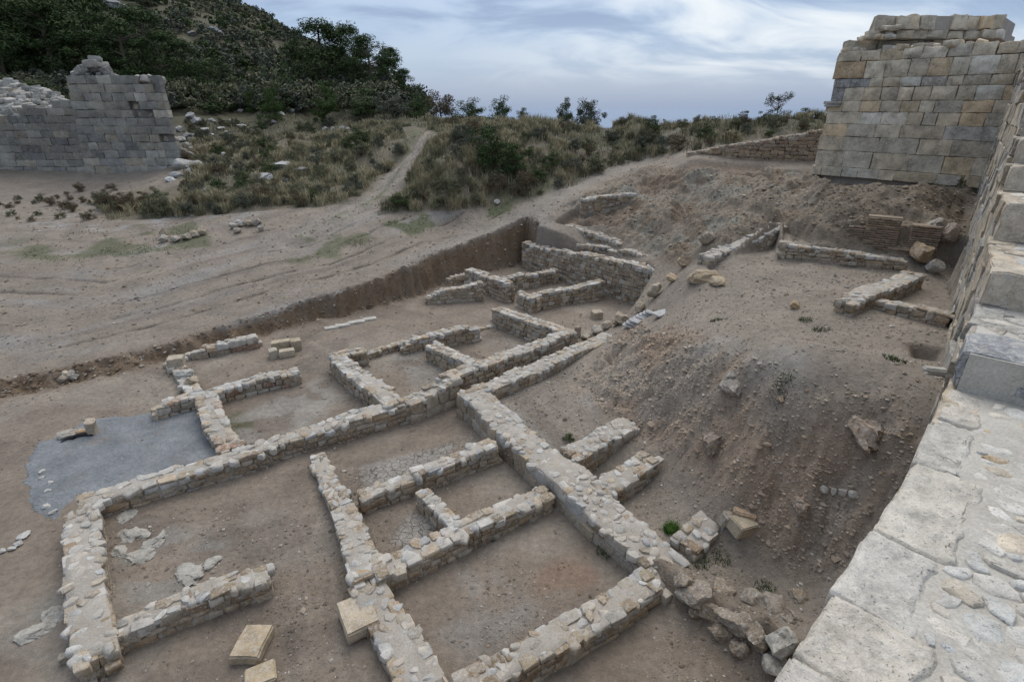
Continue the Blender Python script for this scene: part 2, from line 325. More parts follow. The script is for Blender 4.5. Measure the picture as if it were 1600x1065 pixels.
# zones
px,py,zc=proj(np.stack([X,Y,Z],-1)); vis=zc>.5
px0,py0=px,py
def zone(poly): return vis&inpoly(px,py,poly)
moundm=np.clip(sstep(SD,0,.5)*(1-sstep(np.hypot(X-6,Y-10)/1.0,8.5,10.5)),0,1)*np.where(Y<16.5,1,0)*np.where(X>-1.2,1,0)
steep=vis&inpoly(px,py,[(985,505),(1080,520),(1200,590),(1300,630),(1420,640),(1440,720),(1300,905),(1200,860),(1160,790),(1040,700),(960,650),(900,600)])
sm=steep.astype(float)
def blur(a,k):
    for _ in range(k):
        b=a.copy(); b[1:-1,1:-1]=(a[1:-1,1:-1]*2+a[:-2,1:-1]+a[2:,1:-1]+a[1:-1,:-2]+a[1:-1,2:])/6; a=b
    return a
sm=blur(sm,22)
CUTS=[]
for pl_,dz in (([(868,346),(905,320),(990,309),(998,325),(965,352),(890,350)],.42),([(985,292),(1085,250),(1200,258),(1180,268),(1100,266),(1015,300)],.22),([(1428,536),(1474,542),(1476,562),(1432,560)],.34)):
    m_=blur(zone(pl_).astype(float),3); Z-=dz*m_; CUTS.append(m_)
slope_hi=blur((vis&inpoly(px,py,[(880,320),(1000,262),(1290,265),(1300,300),(1225,350),(1100,405),(1050,410),(940,360)])).astype(float),12)
pitf=blur((vis&inpoly(px,py,[(1225,345),(1290,290),(1520,300),(1500,385),(1410,400),(1240,372)])).astype(float),4)
veg=vis&(inpoly(px,py,[(285,290),(290,120),(700,120),(700,190),(660,205),(640,240),(600,285),(540,320),(450,325),(330,335),(170,345),(140,310)])|inpoly(px,py,[(670,215),(700,185),(1300,165),(1285,200),(1080,235),(950,262),(900,290),(800,322),(700,328),(590,335),(610,300),(640,265)]))
vegm=blur(veg.astype(float),3); vegm=np.maximum(vegm,sstep(rr,46,60)); 
# relief
fine=np.clip(1-(np.maximum(np.abs(X)-17,0)+np.maximum(Y-27,0))/20,0,1)
Z+=fbm(X*1.5,Y*1.5,3,5)*.05*(1-inn)+fbm(X*3,Y*3,4,31)*.022*inn
cl=np.abs(fbm(X*2.6,Y*2.6,4,41,.62))
Z+=sm*(fbm(X*1.15,Y*1.15,6,42,.58)*.42-.14*cl+fbm(X*4.5,Y*4.5,4,44,.6)*.17+.05*np.abs(fbm(X*9,Y*9,2,45)))*fine
Z+=slope_hi*(fbm(X*.75,Y*.75,5,52,.58)*.55+fbm(X*4,Y*4,4,53,.6)*.10)*fine
Z+=pitf*(fbm(X*1.3,Y*1.3,4,62,.55)*.4+fbm(X*6,Y*6,2,63)*.03)
Z+=fbm(X*.5,Y*.5,4,71)*.5*vegm*sstep(rr,24,34)
outl=(SD>0)&(X<2)&(py>330)&vis&(Y<27)
rut=np.where(outl,(vnoise(SD*2.1,X*.10+3,81)+.6*vnoise(SD*4.5,X*.2,82))*.4-.9*np.exp(-((np.mod(SD+.35*vnoise(X*.25,Y*.0,84),1.15)-.5)/.07)**2)*sstep(vnoise(X*.45,SD*.87,85)+.5*vnoise(X*1.7,SD*2,87),-.1,.2),0)
Z+=rut*.085*blur(outl.astype(float),3)*sstep(SD,.4,1.2)*(1-sstep(SD,6,8))
Z+=-.10*np.exp(-((TD-.75)/.28)**2)+.06*np.exp(-(TD/.3)**2)*(TD<3)
bank=np.exp(-(SDn/.28)**2)*(BD<1.2)
Z+=bank*fbm(X*3.5,Y*3.5,4,91)*.30
ZG=Z
def hz(x,y):
    x=np.asarray(x,float); y=np.asarray(y,float)
    i=np.clip(np.searchsorted(GX,x)-1,0,len(GX)-2); j=np.clip(np.searchsorted(GY,y)-1,0,len(GY)-2)
    fx=(x-GX[i])/(GX[i+1]-GX[i]); fy=(y-GY[j])/(GY[j+1]-GY[j])
    return (ZG[j,i]*(1-fx)+ZG[j,i+1]*fx)*(1-fy)+(ZG[j+1,i]*(1-fx)+ZG[j+1,i+1]*fx)*fy
def gp(x,y,tmax=320):
    d=ray(x,y); t=1.5; pt=t
    while t<tmax:
        p=d*t; 
        if hz(p[0],p[1])>=CAMZ+p[2]: break
        pt=t; t*=1.012
    lo,hi=pt,t
    for _ in range(25):
        m=(lo+hi)/2; p=d*m
        if hz(p[0],p[1])>=CAMZ+p[2]: hi=m
        else: lo=m
    p=d*hi; return np.array([p[0],p[1],float(hz(p[0],p[1]))])
# soil colours
def c3(*c): return np.array(c,float)
soil=np.zeros(X.shape+(3,))+c3(.240,.200,.160)
def blend(m,c,k=1.0):
    global soil
    m=np.clip(m*k,0,1)[...,None]; soil=soil*(1-m)+c3(*c)*m
blend(inn,(.222,.180,.141)); blend(inn*sstep(fbm(X*.55,Y*.55,4,108),.0,.28),(.262,.226,.184),.75); blend(inn*sstep(fbm(X*.7,Y*.7,4,109),.1,.3),(.165,.132,.105),.7)
blend(moundm,(.245,.208,.168))
blend(sm,(.31,.236,.175)); blend(sm*sstep(fbm(X*.8,Y*.8,3,101),.02,.25),(.30,.262,.215),.7)
blend(slope_hi,(.225,.185,.14)); blend(slope_hi*sstep(fbm(X*.7,Y*.7,3,102),.0,.3),(.22,.205,.17),.8)
blend(pitf,(.19,.155,.115)); blend(np.maximum(CUTS[0],CUTS[1]),(.205,.155,.115),.9); blend(slope_hi*(CUTS[0]*0+1)*sstep(fbm(X*1.6,Y*.9,4,107),.12,.3),(.17,.125,.085),.7)
blend(bank,(.165,.118,.082),1.2); blend(bank*sstep(fbm(X*1.2,Z*6,3,106),-.05,.2),(.20,.155,.115),.8); blend(np.exp(-(RD/.4)**2),(.19,.155,.12))
blend(outl*sstep(vnoise(SD*2.1,X*.10+3,81),.05,.4),(.18,.15,.125),.7); blend(outl*(rut<-.45)*(SD<8)*(SD>.6)*sstep(vnoise(X*1.5,Y*1.5,86),-.3,.2),(.115,.092,.072),.8); blend(outl*sstep(fbm(X*.25,SD*.9,3,83),.05,.4),(.25,.235,.215),.7)
blend(vegm*sstep(rr,20,27),(.15,.128,.09),.95); blend(sstep(rr,45,60),(.038,.042,.027)); blend(sstep(rr,33,37)*(TD>1.0)*((px>655)|(py<205))*~((px<310)&(py>150)&(rr<46)),(.085,.078,.048),.95)
blend(vegm*sstep(fbm(X*.6,Y*.6,3,103),.0,.3)*(rr<46),(.09,.095,.05),.7)
blend(np.exp(-(TD/np.clip(1.25-(rr-24)*.03,.7,1.25))**4)*(1-sstep(rr,37,40)),(.25,.218,.182)); blend(np.exp(-(TD/.22)**2)*sstep(fbm(X,Y,2,104),-.1,.1),(.10,.11,.05),.6)
blend(np.exp(-(PD/.8)**4),(.245,.215,.18))
def patch(poly,c,k=.8,soft=5,ns=1.4,thr=-.1):
    m=blur((vis&inpoly(px,py,poly)).astype(float),soft)
    blend(m*sstep(fbm(X*ns,Y*ns,4,hash(str(poly))%50 if False else int(poly[0][0])%97),thr,thr+.25),c,k)
patch([(595,350),(640,335),(760,325),(800,318),(800,330),(720,350),(640,368)],(.085,.10,.045),.8,6,1.2,-.15)
patch([(440,410),(480,370),(600,360),(580,395),(500,412)],(.10,.11,.055),.7,6,.9,-.02)
patch([(0,400),(10,380),(80,365),(150,355),(320,345),(330,385),(230,395),(120,412)],(.09,.10,.05),.75,5,.9,-.05)
patch([(30,330),(120,320),(300,320),(330,350),(200,360),(60,365)],(.34,.33,.32),.6,3,1.2,.1)
patch([(345,660),(375,640),(400,655),(395,680),(365,690)],(.085,.085,.045),.8,3,2,-.25)
patch([(350,660),(500,590),(590,610),(580,640),(380,700)],(.275,.255,.225),.7,8,1.2,-.1)
patch([(560,730),(640,710),(720,690),(650,745),(580,775)],(.31,.285,.25),.9,4,1,-.5)
patch([(610,850),(640,800),(670,790),(690,820),(650,850)],(.31,.285,.25),.9,3,1,-.5)
patch([(590,560),(690,540),(720,570),(640,610)],(.26,.24,.21),.7,8,1.2,-.15)
patch([(640,960),(640,900),(760,880),(850,960),(740,1040)],(.255,.235,.21),.6,12,.8,-.15)
patch([(830,900),(870,870),(960,890),(940,930),(880,960),(840,930)],(.23,.16,.115),.8,6,1.2,-.3)
patch([(160,830),(230,810),(400,860),(330,930),(200,960)],(.25,.24,.215),.6,8,1.5,-.05)
patch([(0,1000),(60,950),(110,900),(110,1020),(40,1030)],(.25,.24,.215),.6,8,1.5,-.1)
patch([(930,490),(990,480),(970,500)],(.28,.27,.26),.6,6,1.2,-.1)
patch([(1000,508),(1090,510),(1230,555),(1310,625),(1190,605),(1060,550)],(.275,.25,.215),.8,10,1.0,-.3)
patch([(1200,540),(1420,600),(1330,640),(1180,590)],(.27,.255,.235),.7,10,1.0,-.05)
patch([(430,985),(470,970),(475,1020),(450,1050)],(.12,.098,.08),.7,4,1.5,-.2)
blend(bank*sstep(HO-Z,.04,.15),(.185,.13,.083),1.15); blend(bank*sstep(fbm(X*1.5,Z*7,3,106),0,.2)*sstep(HO-Z,.04,.15),(.195,.15,.11),.8)
crack=np.zeros(X.shape)
for poly in ([(545,740),(640,710),(730,680),(700,720),(580,785)],[(600,850),(640,800),(680,790),(700,830),(650,860)]):
    crack=np.maximum(crack,blur((vis&inpoly(px,py,poly)).astype(float),4))
cols=np.concatenate([soil,crack[...,None]],-1).reshape(-1,4)
NX,NY=len(GX),len(GY)
V=np.stack([X,Y,Z],-1).reshape(-1,3)
idx=np.arange(NX*NY).reshape(NY,NX)
Q=np.stack([idx[:-1,:-1],idx[:-1,1:],idx[1:,1:],idx[1:,:-1]],-1)
def fc(a): return (a[:-1,:-1]+a[1:,1:])/2
fe=fc(inn)>.5; fm=(fc(moundm)>.5)&~fe; ft=(fc(TD)<1.2)&~fe&~fm; fh=(fc(rr)>46)&~fe&~ft
lab=np.zeros(fe.shape,int); lab[fe]=1; lab[fm]=2; lab[fh]=3; lab[ft]=4
# vertex normals of the whole sheet so that the pieces meet without a seam
gy,gx=np.gradient(Z,GY,GX); Nn=np.stack([-gx,-gy,np.ones_like(Z)],-1); Nn/=np.linalg.norm(Nn,axis=-1,keepdims=True); Nn=Nn.reshape(-1,3)
for k,nm in enumerate(['ground','excavation_floor','spoil_mound','hillside','dirt_track']):
    q=Q[lab==k].reshape(-1,4); u,inv=np.unique(q,return_inverse=True)
    me=mesh_np(nm,V[u],[inv.reshape(-1,4)],M_SOIL,True,cols[u],'soil')
    me.normals_split_custom_set_from_vertices(Nn[u].tolist())
    link(nm,me,kind='structure')
me=mesh_np('sea',[(-4000,-500,-20),(4000,-500,-20),(4000,5500,-20),(-4000,5500,-20)],[np.array([[0,1,2,3]])],M_SEA); link('sea',me,kind='structure')

# ------------------------------------------------------------------ piece shapes
def boxgrid(ax,ay,az):
    """surface grid of a unit box; ax.. are sorted coordinates in [-.5,.5]"""
    vi={};V=[];Fc=[]
    nx,ny,nz=len(ax)-1,len(ay)-1,len(az)-1
    def v(i,j,k):
        if (i,j,k) not in vi: vi[(i,j,k)]=len(V); V.append((ax[i],ay[j],az[k]))
        return vi[(i,j,k)]
    for i in range(nx):
        for j in range(ny):
            Fc.append((v(i,j,0),v(i,j+1,0),v(i+1,j+1,0),v(i+1,j,0))); Fc.append((v(i,j,nz),v(i+1,j,nz),v(i+1,j+1,nz),v(i,j+1,nz)))
    for i in range(nx):
        for k in range(nz):
            Fc.append((v(i,0,k),v(i+1,0,k),v(i+1,0,k+1),v(i,0,k+1))); Fc.append((v(i,ny,k),v(i,ny,k+1),v(i+1,ny,k+1),v(i+1,ny,k)))
    for j in range(ny):
        for k in range(nz):
            Fc.append((v(0,j,k),v(0,j,k+1),v(0,j+1,k+1),v(0,j+1,k))); Fc.append((v(nx,j,k),v(nx,j+1,k),v(nx,j+1,k+1),v(nx,j,k+1)))
    return np.array(V,float),np.array(Fc)
def noise3(V,f,s,rs):
    r=rs.rand(3)*50
    p=V*f+r
    return np.stack([fbm(p[:,0]+p[:,2]*.7,p[:,1]-p[:,2]*.6,3,s),fbm(p[:,1]+p[:,0]*.7,p[:,2]-p[:,0]*.6,3,s+9),fbm(p[:,2]+p[:,1]*.7,p[:,0]-p[:,1]*.6,3,s+17)],-1)
def face_stone(seed):
    """an angular block, roughly brick shaped, with knocked-off corners"""
    rs=np.random.RandomState(seed); a=[-.5,-.36,.36,.5]
    V,Fq=boxgrid(a,a,a); W_=V*2
    p=rs.uniform(7,14); L=(np.abs(W_)**p).sum(1,keepdims=True)**(1/p); V=W_/L*.5
    for _ in range(7):
        d=rs.choice([-1,1],3)*rs.uniform(.15,1,3); d/=np.linalg.norm(d); o=(np.abs(d)*.5).sum()*rs.uniform(.70,.90)
        e=np.maximum(0,V@d-o); V=V-e[:,None]*d
    sk=rs.uniform(-.16,.16,(3,)); V[:,2]+=V[:,0]*sk[0]; V[:,0]+=V[:,2]*sk[1]
    V[:,2]*=1+V[:,0]*rs.uniform(-.35,.35); V+=noise3(V,2.4,seed,rs)*.10
    return V,Fq
def flat_stone(seed):
    """a flattish broken stone bedded in mortar: irregular outline, slightly domed"""
    rs=np.random.RandomState(seed+100); n=rs.randint(6,10); a=np.sort(np.arange(n)+rs.uniform(-.3,.3,n))/n*2*np.pi
    r=rs.uniform(.36,.54,n); out=np.stack([np.cos(a)*r,np.sin(a)*r],-1)
    # a few sharp corners and straight edges
    V=[];Fq=[]
    for sc_,z in ((1.0,-.5),(1.04,.05),(.93,.36),(.55,.47)):
        for i in range(n): V.append((out[i,0]*sc_,out[i,1]*sc_,z+rs.uniform(-.07,.07)))
    V.append((0,0,.5))
    T=[]
    for k in range(3):
        for i in range(n): Fq.append((k*n+i,k*n+(i+1)%n,(k+1)*n+(i+1)%n,(k+1)*n+i))
    for i in range(n): T.append((3*n+i,3*n+(i+1)%n,4*n))
    V=np.array(V); V[:,2]+=V[:,0]*rs.uniform(-.3,.3)+V[:,1]*rs.uniform(-.3,.3)
    return V,[np.array(Fq),np.array(T)]
def ico(sub):
    t=(1+5**.5)/2
    v=[(-1,t,0),(1,t,0),(-1,-t,0),(1,-t,0),(0,-1,t),(0,1,t),(0,-1,-t),(0,1,-t),(t,0,-1),(t,0,1),(-t,0,-1),(-t,0,1)]
    f=[(0,11,5),(0,5,1),(0,1,7),(0,7,10),(0,10,11),(1,5,9),(5,11,4),(11,10,2),(10,7,6),(7,1,8),(3,9,4),(3,4,2),(3,2,6),(3,6,8),(3,8,9),(4,9,5),(2,4,11),(6,2,10),(8,6,7),(9,8,1)]
    v=[np.array(x)/np.linalg.norm(x) for x in v]
    for _ in range(sub):
        c={};g=[]
        def m(a,b):
            k=(min(a,b),max(a,b))
            if k not in c: x=v[a]+v[b]; v.append(x/np.linalg.norm(x)); c[k]=len(v)-1
            return c[k]
        for a,b,d in f:
            x,y,z=m(a,b),m(b,d),m(d,a); g+=[(a,x,z),(b,y,x),(d,z,y),(x,y,z)]
        f=g
    return np.array(v),np.array(f)
def rock(seed,sub=2,planes=14,rough=.07):
    rs=np.random.RandomState(seed+500); V,Fq=ico(sub); V=V*.62
    for _ in range(planes):
        d=rs.randn(3); d/=np.linalg.norm(d); o=rs.uniform(.36,.52)
        e=np.maximum(0,V@d-o); V=V-e[:,None]*d
    V=V+noise3(V,2.5,seed,rs)*rough*2
    if sub>2: V=V+noise3(V,7,seed+5,rs)*rough*1.1
    V=V/(V.max(0)-V.min(0)); V-= (V.max(0)+V.min(0))/2
    return V,Fq
FS=[face_stone(i) for i in range(12)]; TS=[flat_stone(i) for i in range(14)]
def sharp(me,deg=38):
    me.set_sharp_from_angle(angle=math.radians(deg)); return me
FSM=[sharp(mesh_np('stone',v,f,M_STONE)) for v,f in FS]; TSM=[sharp(mesh_np('stone',v,f,M_WALLST),50) for v,f in TS]
class Fill:   # pieces too small or too many to stand alone, joined in one mesh
    def __init__(s): s.V=[];s.Q=[];s.T=[];s.C=[];s.n=0
    def add(s,V,Fs,M,col):
        M=np.array(M); W_=V@M[:3,:3].T+M[:3,3]
        s.V.append(W_); s.C.append(np.tile(np.asarray(col,float)[:3],(len(V),1)))
        for f in (Fs if isinstance(Fs,list) else [Fs]):
            (s.Q if f.shape[1]==4 else s.T).append(f+s.n)
        s.n+=len(V)
    def mesh(s,name,mat):
        f=[]
        if s.Q: f.append(np.concatenate(s.Q))
        if s.T: f.append(np.concatenate(s.T))
        return sharp(mesh_np(name,np.concatenate(s.V),f,mat,True,np.concatenate(s.C)),42)
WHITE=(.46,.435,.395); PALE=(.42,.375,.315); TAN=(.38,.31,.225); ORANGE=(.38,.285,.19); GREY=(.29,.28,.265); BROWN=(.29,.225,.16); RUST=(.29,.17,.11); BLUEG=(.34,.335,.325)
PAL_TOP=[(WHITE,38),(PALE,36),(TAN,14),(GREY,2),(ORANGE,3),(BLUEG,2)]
EARTH_SIDE_SHADE=lambda c:tuple(v*k for v,k in zip(c,(.80,.76,.70)))  # browner earth tint, with the shade of the side faces painted into the colour
PAL_SIDE=[(EARTH_SIDE_SHADE(TAN),42),(EARTH_SIDE_SHADE(PALE),26),(EARTH_SIDE_SHADE(BROWN),22),(EARTH_SIDE_SHADE(ORANGE),8),(EARTH_SIDE_SHADE(GREY),3)]
PAL_DRY=[(EARTH_SIDE_SHADE(TAN),30),(TAN,20),(PALE,14),(EARTH_SIDE_SHADE(BROWN),20),(ORANGE,12)]
PAL_MIX=[(PALE,26),(TAN,24),(ORANGE,16),(RUST,14),(WHITE,14),(BROWN,12)]
def pick(pal):
    t=R.uniform(0,sum(w for _,w in pal))
    for c,w in pal:
        t-=w
        if t<=0: break
    k=R.uniform(.82,1.18); h=R.uniform(-.04,.04)
    return (c[0]*k*(1+h),c[1]*k,c[2]*k*(1-h))
CAMP=np.array([0,0,CAMZ])
def rubble_wall(label,a,b,th,mort=.7,pal_top=PAL_TOP,pal_side=PAL_SIDE,ssize=(.16,.34,.15),top_fill=.62,rough=.075,group=None,foot=.12,name='rubble_wall',cmat=None,taper=None,tsize=(.10,.24),minpx=9.0,broken=(0,0),maxp=300):
    """a,b: (photo x, photo y, top height) of the middle of the top face at both ends"""
    A_=at(*a); B_=at(*b); L=np.linalg.norm((B_-A_)[:2]); d=(B_-A_)[:2]/L; nrm=np.array([-d[1],d[0]])
    mid=(A_+B_)/2; zg=float(hz(mid[0],mid[1])); org=np.array([mid[0],mid[1],zg])
    root=thing(name,org,label,'wall',group)
    sd=R.randint(0,9999)
    th_=lambda s: (th if taper is None else th*(taper[0]*(1-s)+taper[1]*s))*(1+.30*float(vnoise(np.array(s*L*1.3+3.1),np.array(7.7),sd)))
    wob=lambda s: nrm*(.12*float(vnoise(np.array(s*L*.8),np.array(2.2),sd+3))*min(1,4*s,4*(1-s)))
    def topz(s):
        z=A_[2]*(1-s)+B_[2]*s+rough*float(vnoise(np.array(s*L*1.6),np.array(.5),sd))*2
        if broken[0] and s*L<broken[0]: z-=(1-s*L/broken[0])*.22
        if broken[1] and (1-s)*L<broken[1]: z-=(1-(1-s)*L/broken[1])*.22
        return z
    ang=math.atan2(d[1],d[0])
    # core of mortar / earth
    n=max(4,int(L/.10)); rec=.115*(1-mort)+.008
    V=[];Q=[]
    wz=[-.5,-.46,-.2,.05,.3,.47,.5]
    for i in range(n+1):
        s=i/n; c=A_[:2]*(1-s)+B_[:2]*s+wob(s); tz=topz(s)-.012; hw=th_(s)/2-rec
        zl=float(hz(*(c+nrm*(th/2+.1)))); zr=float(hz(*(c-nrm*(th/2+.1)))); zb=min(zl,zr,tz-.1)-.25
        prof=[(-hw-.02,zb),(-hw,zb*.4+tz*.6)]+[(w*2*hw,tz-(.025 if abs(w)>.48 else 0)) for w in wz]+[(hw,zb*.4+tz*.6),(hw+.02,zb)]
        for k,(o,z) in enumerate(prof):
            q=c+nrm*o; V.append((q[0]-org[0],q[1]-org[1],z-zg))
        if i:
            m=len(prof); o=(i-1)*m
            for k in range(m-1): Q.append((o+k,o+m+k,o+m+k+1,o+k+1))
    m=len(prof); V=np.array(V); V+=noise3(V+org,3.2,sd%50,np.random.RandomState(sd))*.05*(.4+mort*.6)
    e=[list(range(m))[::1],[n*m+k for k in range(m)][::-1]]
    T=[]
    for l in e: T+=[(l[0],l[k],l[k+1]) for k in range(1,m-1)]
    me=mesh_np('mortar_core',V,[np.array(Q),np.array(T)],cmat or (M_MORTAR if mort>.45 else M_EARTHM)); link('mortar_core',me,root)
    items=[]
    def put(kind,pos,dims,rz,tilt,col,vis):
        M=Matrix.Translation(Vector([float(x) for x in pos-org]))@Euler((tilt[0],tilt[1],rz)).to_matrix().to_4x4()@Matrix.Diagonal((*dims,1))
        _,_,z=proj(pos); size=max(dims[0],dims[2] if kind==0 else dims[1])*F/max(z,.3)
        k=R.randrange(len(FS) if kind==0 else len(TS)); items.append((vis,size,kind,k,M,col))
    # stones of the two faces and of both ends
    faces=[(A_[:2],d,L,nrm,+1),(A_[:2],d,L,-nrm,-1)]
    for c0,dd,LL,nn,sgn in faces:
        z0=None
        row=0; zz=-.06
        while zz<2.3:
            hgt=ssize[2]*R.uniform(.72,1.25); x=R.uniform(-.2,0); any_=False
            while x<LL-.03:
                w=R.uniform(ssize[0],ssize[1]); 
                if R.random()<.12: w*=1.5
                xm=min(max(x+w/2,.04),LL-.04); s=xm/LL; c=c0+dd*xm+wob(s); edge=c+nn*(th_(s)/2); tz=topz(s)
                g=float(hz(*(edge+nn*.10))); zc_=g+zz+hgt/2
                if g+zz<tz-.05:
                    any_=True
                    h2=hgt if zc_+hgt/2<tz-.04 else max(.06,tz+R.uniform(-.012,.012)-(zc_-hgt/2))
                    zc_=zc_-hgt/2+h2/2
                    pos=np.array([*(edge-nn*(.085-R.uniform(-.02,.02)*(1.5-mort))),zc_+R.uniform(-.01,.01)*(1.3-mort)])
                    last=zc_+h2/2>tz-.07
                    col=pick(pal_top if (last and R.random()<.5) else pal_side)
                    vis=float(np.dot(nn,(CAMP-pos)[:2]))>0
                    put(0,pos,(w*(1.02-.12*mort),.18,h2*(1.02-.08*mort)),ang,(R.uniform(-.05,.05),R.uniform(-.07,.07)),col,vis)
                x+=w
            zz+=hgt*.96; row+=1
            if not any_: break
    for c0,nn in ((A_,-d),(B_,d)):
        s=0 if c0 is A_ else 1; tw=th_(s); x=-tw/2; zz=-.05; 
        g=float(hz(*(c0[:2]+nn*.15))); tz=topz(s)
        while g+zz<tz-.05:
            hgt=min(ssize[2]*R.uniform(.9,1.4),tz-g-zz+.01); x=-tw/2
            while x<tw/2-.05:
                w=min(R.uniform(ssize[0],ssize[1])*1.1,tw/2-x); xm=x+w/2
                pos=np.array([*(c0[:2]+nrm*xm-nn*(.07-R.uniform(0,.03))),g+zz+hgt/2])
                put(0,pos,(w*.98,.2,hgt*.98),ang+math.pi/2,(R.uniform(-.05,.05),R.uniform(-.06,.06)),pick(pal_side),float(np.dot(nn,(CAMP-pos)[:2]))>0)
                x+=w
            zz+=hgt*.96
    # stones bedded in the top
    placed=[]; tries=int(L*th*900)+60
    area=0
    for t in range(tries):
        if area>top_fill*L*th: break
        w=tsize[1]*1.15+(tsize[0]*.8-tsize[1]*1.15)*(t/tries)**.55; w*=R.uniform(.9,1.1); l=w*R.uniform(.55,.95)
        s=R.uniform(.0,1.0); hw=th_(s)/2; o=R.uniform(-hw+.03,hw-.03)
        r=(w+l)/4*1.0
        ok=True
        for (ps,po,pr) in placed:
            dx=(ps-s*L); dy=po-o
            if dx*dx+dy*dy<(pr+r)**2*.66: ok=False;break
        if not ok: continue
        placed.append((s*L,o,r)); area+=w*l*.6
        c=A_[:2]*(1-s)+B_[:2]*s+wob(s)+nrm*o; thk=R.uniform(.09,.15)
        z=topz(s)+R.uniform(-.012,.016)*(1.5-mort*.6)-thk/2+.006
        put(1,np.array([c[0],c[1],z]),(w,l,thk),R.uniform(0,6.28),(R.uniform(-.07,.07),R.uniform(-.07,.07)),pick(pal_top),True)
    items.sort(key=lambda t:(not(t[0] and t[1]>=minpx*.64),-t[1]))
    fill=Fill(); cnt=0
    for vis,size,kind,k,M,col in items:
        if vis and size>=minpx*.64*1.5625*.64 and cnt<maxp:
            link('stone',(FSM if kind==0 else TSM)[k],root,M=M,color=col); cnt+=1
        else:
            v,f=(FS if kind==0 else TS)[k]; fill.add(v,f,M,col)
    if fill.n: link('small_stones',fill.mesh('small_stones',M_FILL),root,kind='stuff')
    return root
DRY=dict(mort=.15,pal_side=PAL_DRY,cmat=M_EARTHM)
TOPS=dict(tsize=(.10,.24))
LW='mortar capped rubble wall '
rubble_wall('long straight low rubble wall crossing the site above the room with the pale rock outcrop',(126,785,.32),(655,620,.50),.46,.75,tsize=(.1,.3))
rubble_wall('short rising stretch of rubble wall with big rough facing blocks beside the grey boulder',(640,625,.52),(708,586,.76),.5,.6,ssize=(.3,.5,.28))
rubble_wall('tall stretch of rubble wall above the narrow alley, ending at the upright slab',(704,583,.76),(893,517,.74),.42,.5,pal_side=PAL_DRY)
rubble_wall('dry stone cross wall meeting the tall alley wall at an L corner',(776,481,.62),(884,517,.74),.42,.2,pal_side=PAL_DRY)
rubble_wall('thin rubble wall stepping down to the left behind the two upper rooms',(628,530,.46),(744,509,.48),.34,.5,broken=(.3,0),pal_side=PAL_DRY)
rubble_wall('very low stony stub of wall closing the back of the upper left room',(562,556,.16),(630,533,.22),.26,.4,ssize=(.12,.22,.1))
rubble_wall('flush line of stones between the thin back wall and the dry stone cross wall',(744,514,.08),(778,507,.06),.16,.4,ssize=(.12,.2,.1))
rubble_wall('short leaning cross wall dividing the two upper rooms',(676,538,.46),(738,566,.62),.44,.4,pal_side=PAL_DRY)
rubble_wall('short stub of wall at the far left corner of the upper rooms',(518,556,.48),(569,546,.46),.42,.5)
rubble_wall('sloping cross wall running from the stub corner down to the long wall',(528,558,.48),(618,630,.56),.48,.6)
rubble_wall('ragged rubble wall with a T junction at the edge of the grey screed',(238,632,.34),(463,576,.36),.40,.55,pal_side=PAL_MIX,broken=(.2,0))
rubble_wall('reddish wall of rough broken stones and tile along the grey screed',(322,620,.36),(362,697,.34),.46,.5,pal_top=PAL_MIX,pal_side=PAL_MIX,tsize=(.14,.3),top_fill=.75)
rubble_wall('low base course of stones carrying the square block and two boulders',(270,563,.13),(303,612,.13),.36,.4,ssize=(.16,.3,.12),pal_side=PAL_MIX)
rubble_wall('low broken wall of large tan blocks at the foot of the earth bank',(280,550,.24),(398,524,.36),.34,.4,ssize=(.22,.5,.2),pal_side=PAL_MIX,broken=(.7,0))
rubble_wall('thick white topped wall on the far left, end nearest the camera',(126,797,.38),(148,1022,.42),.50,.9,tsize=(.1,.26),top_fill=.66)
rubble_wall('low spur of wall with orange stones ending in the open ground',(178,982,.36),(414,893,.36),.38,.9,tsize=(.09,.22))
rubble_wall('long cross wall left of the two small basins, narrow at its far end',(496,708,.22),(578,893,.38),.52,.85,taper=(.62,1.05),tsize=(.1,.25))
rubble_wall('near side wall of the two small basins',(588,888,.36),(852,766,.40),.40,.85,tsize=(.1,.3))
rubble_wall('far side wall of the two small basins with a large end block',(566,772,.36),(770,693,.42),.34,.7,tsize=(.1,.26))
rubble_wall('short divider wall between the two small basins',(660,768,.34),(706,812,.36),.28,.8,tsize=(.1,.2))
rubble_wall('widest wall with a flat white stone top running down the middle of the site',(737,607,.66),(1058,892,.44),.74,.88,tsize=(.11,.25),top_fill=.80,broken=(0,.7),ssize=(.28,.55,.26),pal_top=[(WHITE,40),(PALE,40),(TAN,8),(BLUEG,3),(ORANGE,3)])
rubble_wall('thick grey mortared wall at the bottom edge beside the big rectangular slab',(573,908,.26),(672,1085,.27),.56,.95,tsize=(.09,.22))
rubble_wall('lowest cross wall at the bottom centre joining the widest wall',(722,1078,.32),(1018,900,.40),.44,.9,tsize=(.09,.22))
rubble_wall('white topped wall along the foot of the spoil mound above the widest wall',(748,608,.60),(952,522,.60),.52,.85,tsize=(.1,.24))
rubble_wall('upper of the two parallel stub walls right of the widest wall',(890,710,.56),(985,657,.70),.54,.85,tsize=(.09,.2))
rubble_wall('lower of the two parallel stub walls right of the widest wall',(925,768,.54),(1014,713,.66),.52,.85,tsize=(.1,.24))
rubble_wall('stub wall by the bright green tuft with loose blocks at its end',(1072,846,.48),(1136,790,.60),.46,.88,tsize=(.1,.24))
rubble_wall('tall dry stone back wall at the deep end of the excavation',(822,379,1.18),(1040,420,1.62),.46,.12,pal_side=PAL_DRY,tsize=(.14,.32),minpx=9,maxp=300)
rubble_wall('dry stone wall crossing behind the small paved cell',(789,433,.62),(869,419,.64),.32,.15,pal_side=PAL_DRY)
rubble_wall('squared pier end wall standing free at the left of the small cell',(733,421,.72),(797,442,.76),.40,.2,pal_side=PAL_DRY)
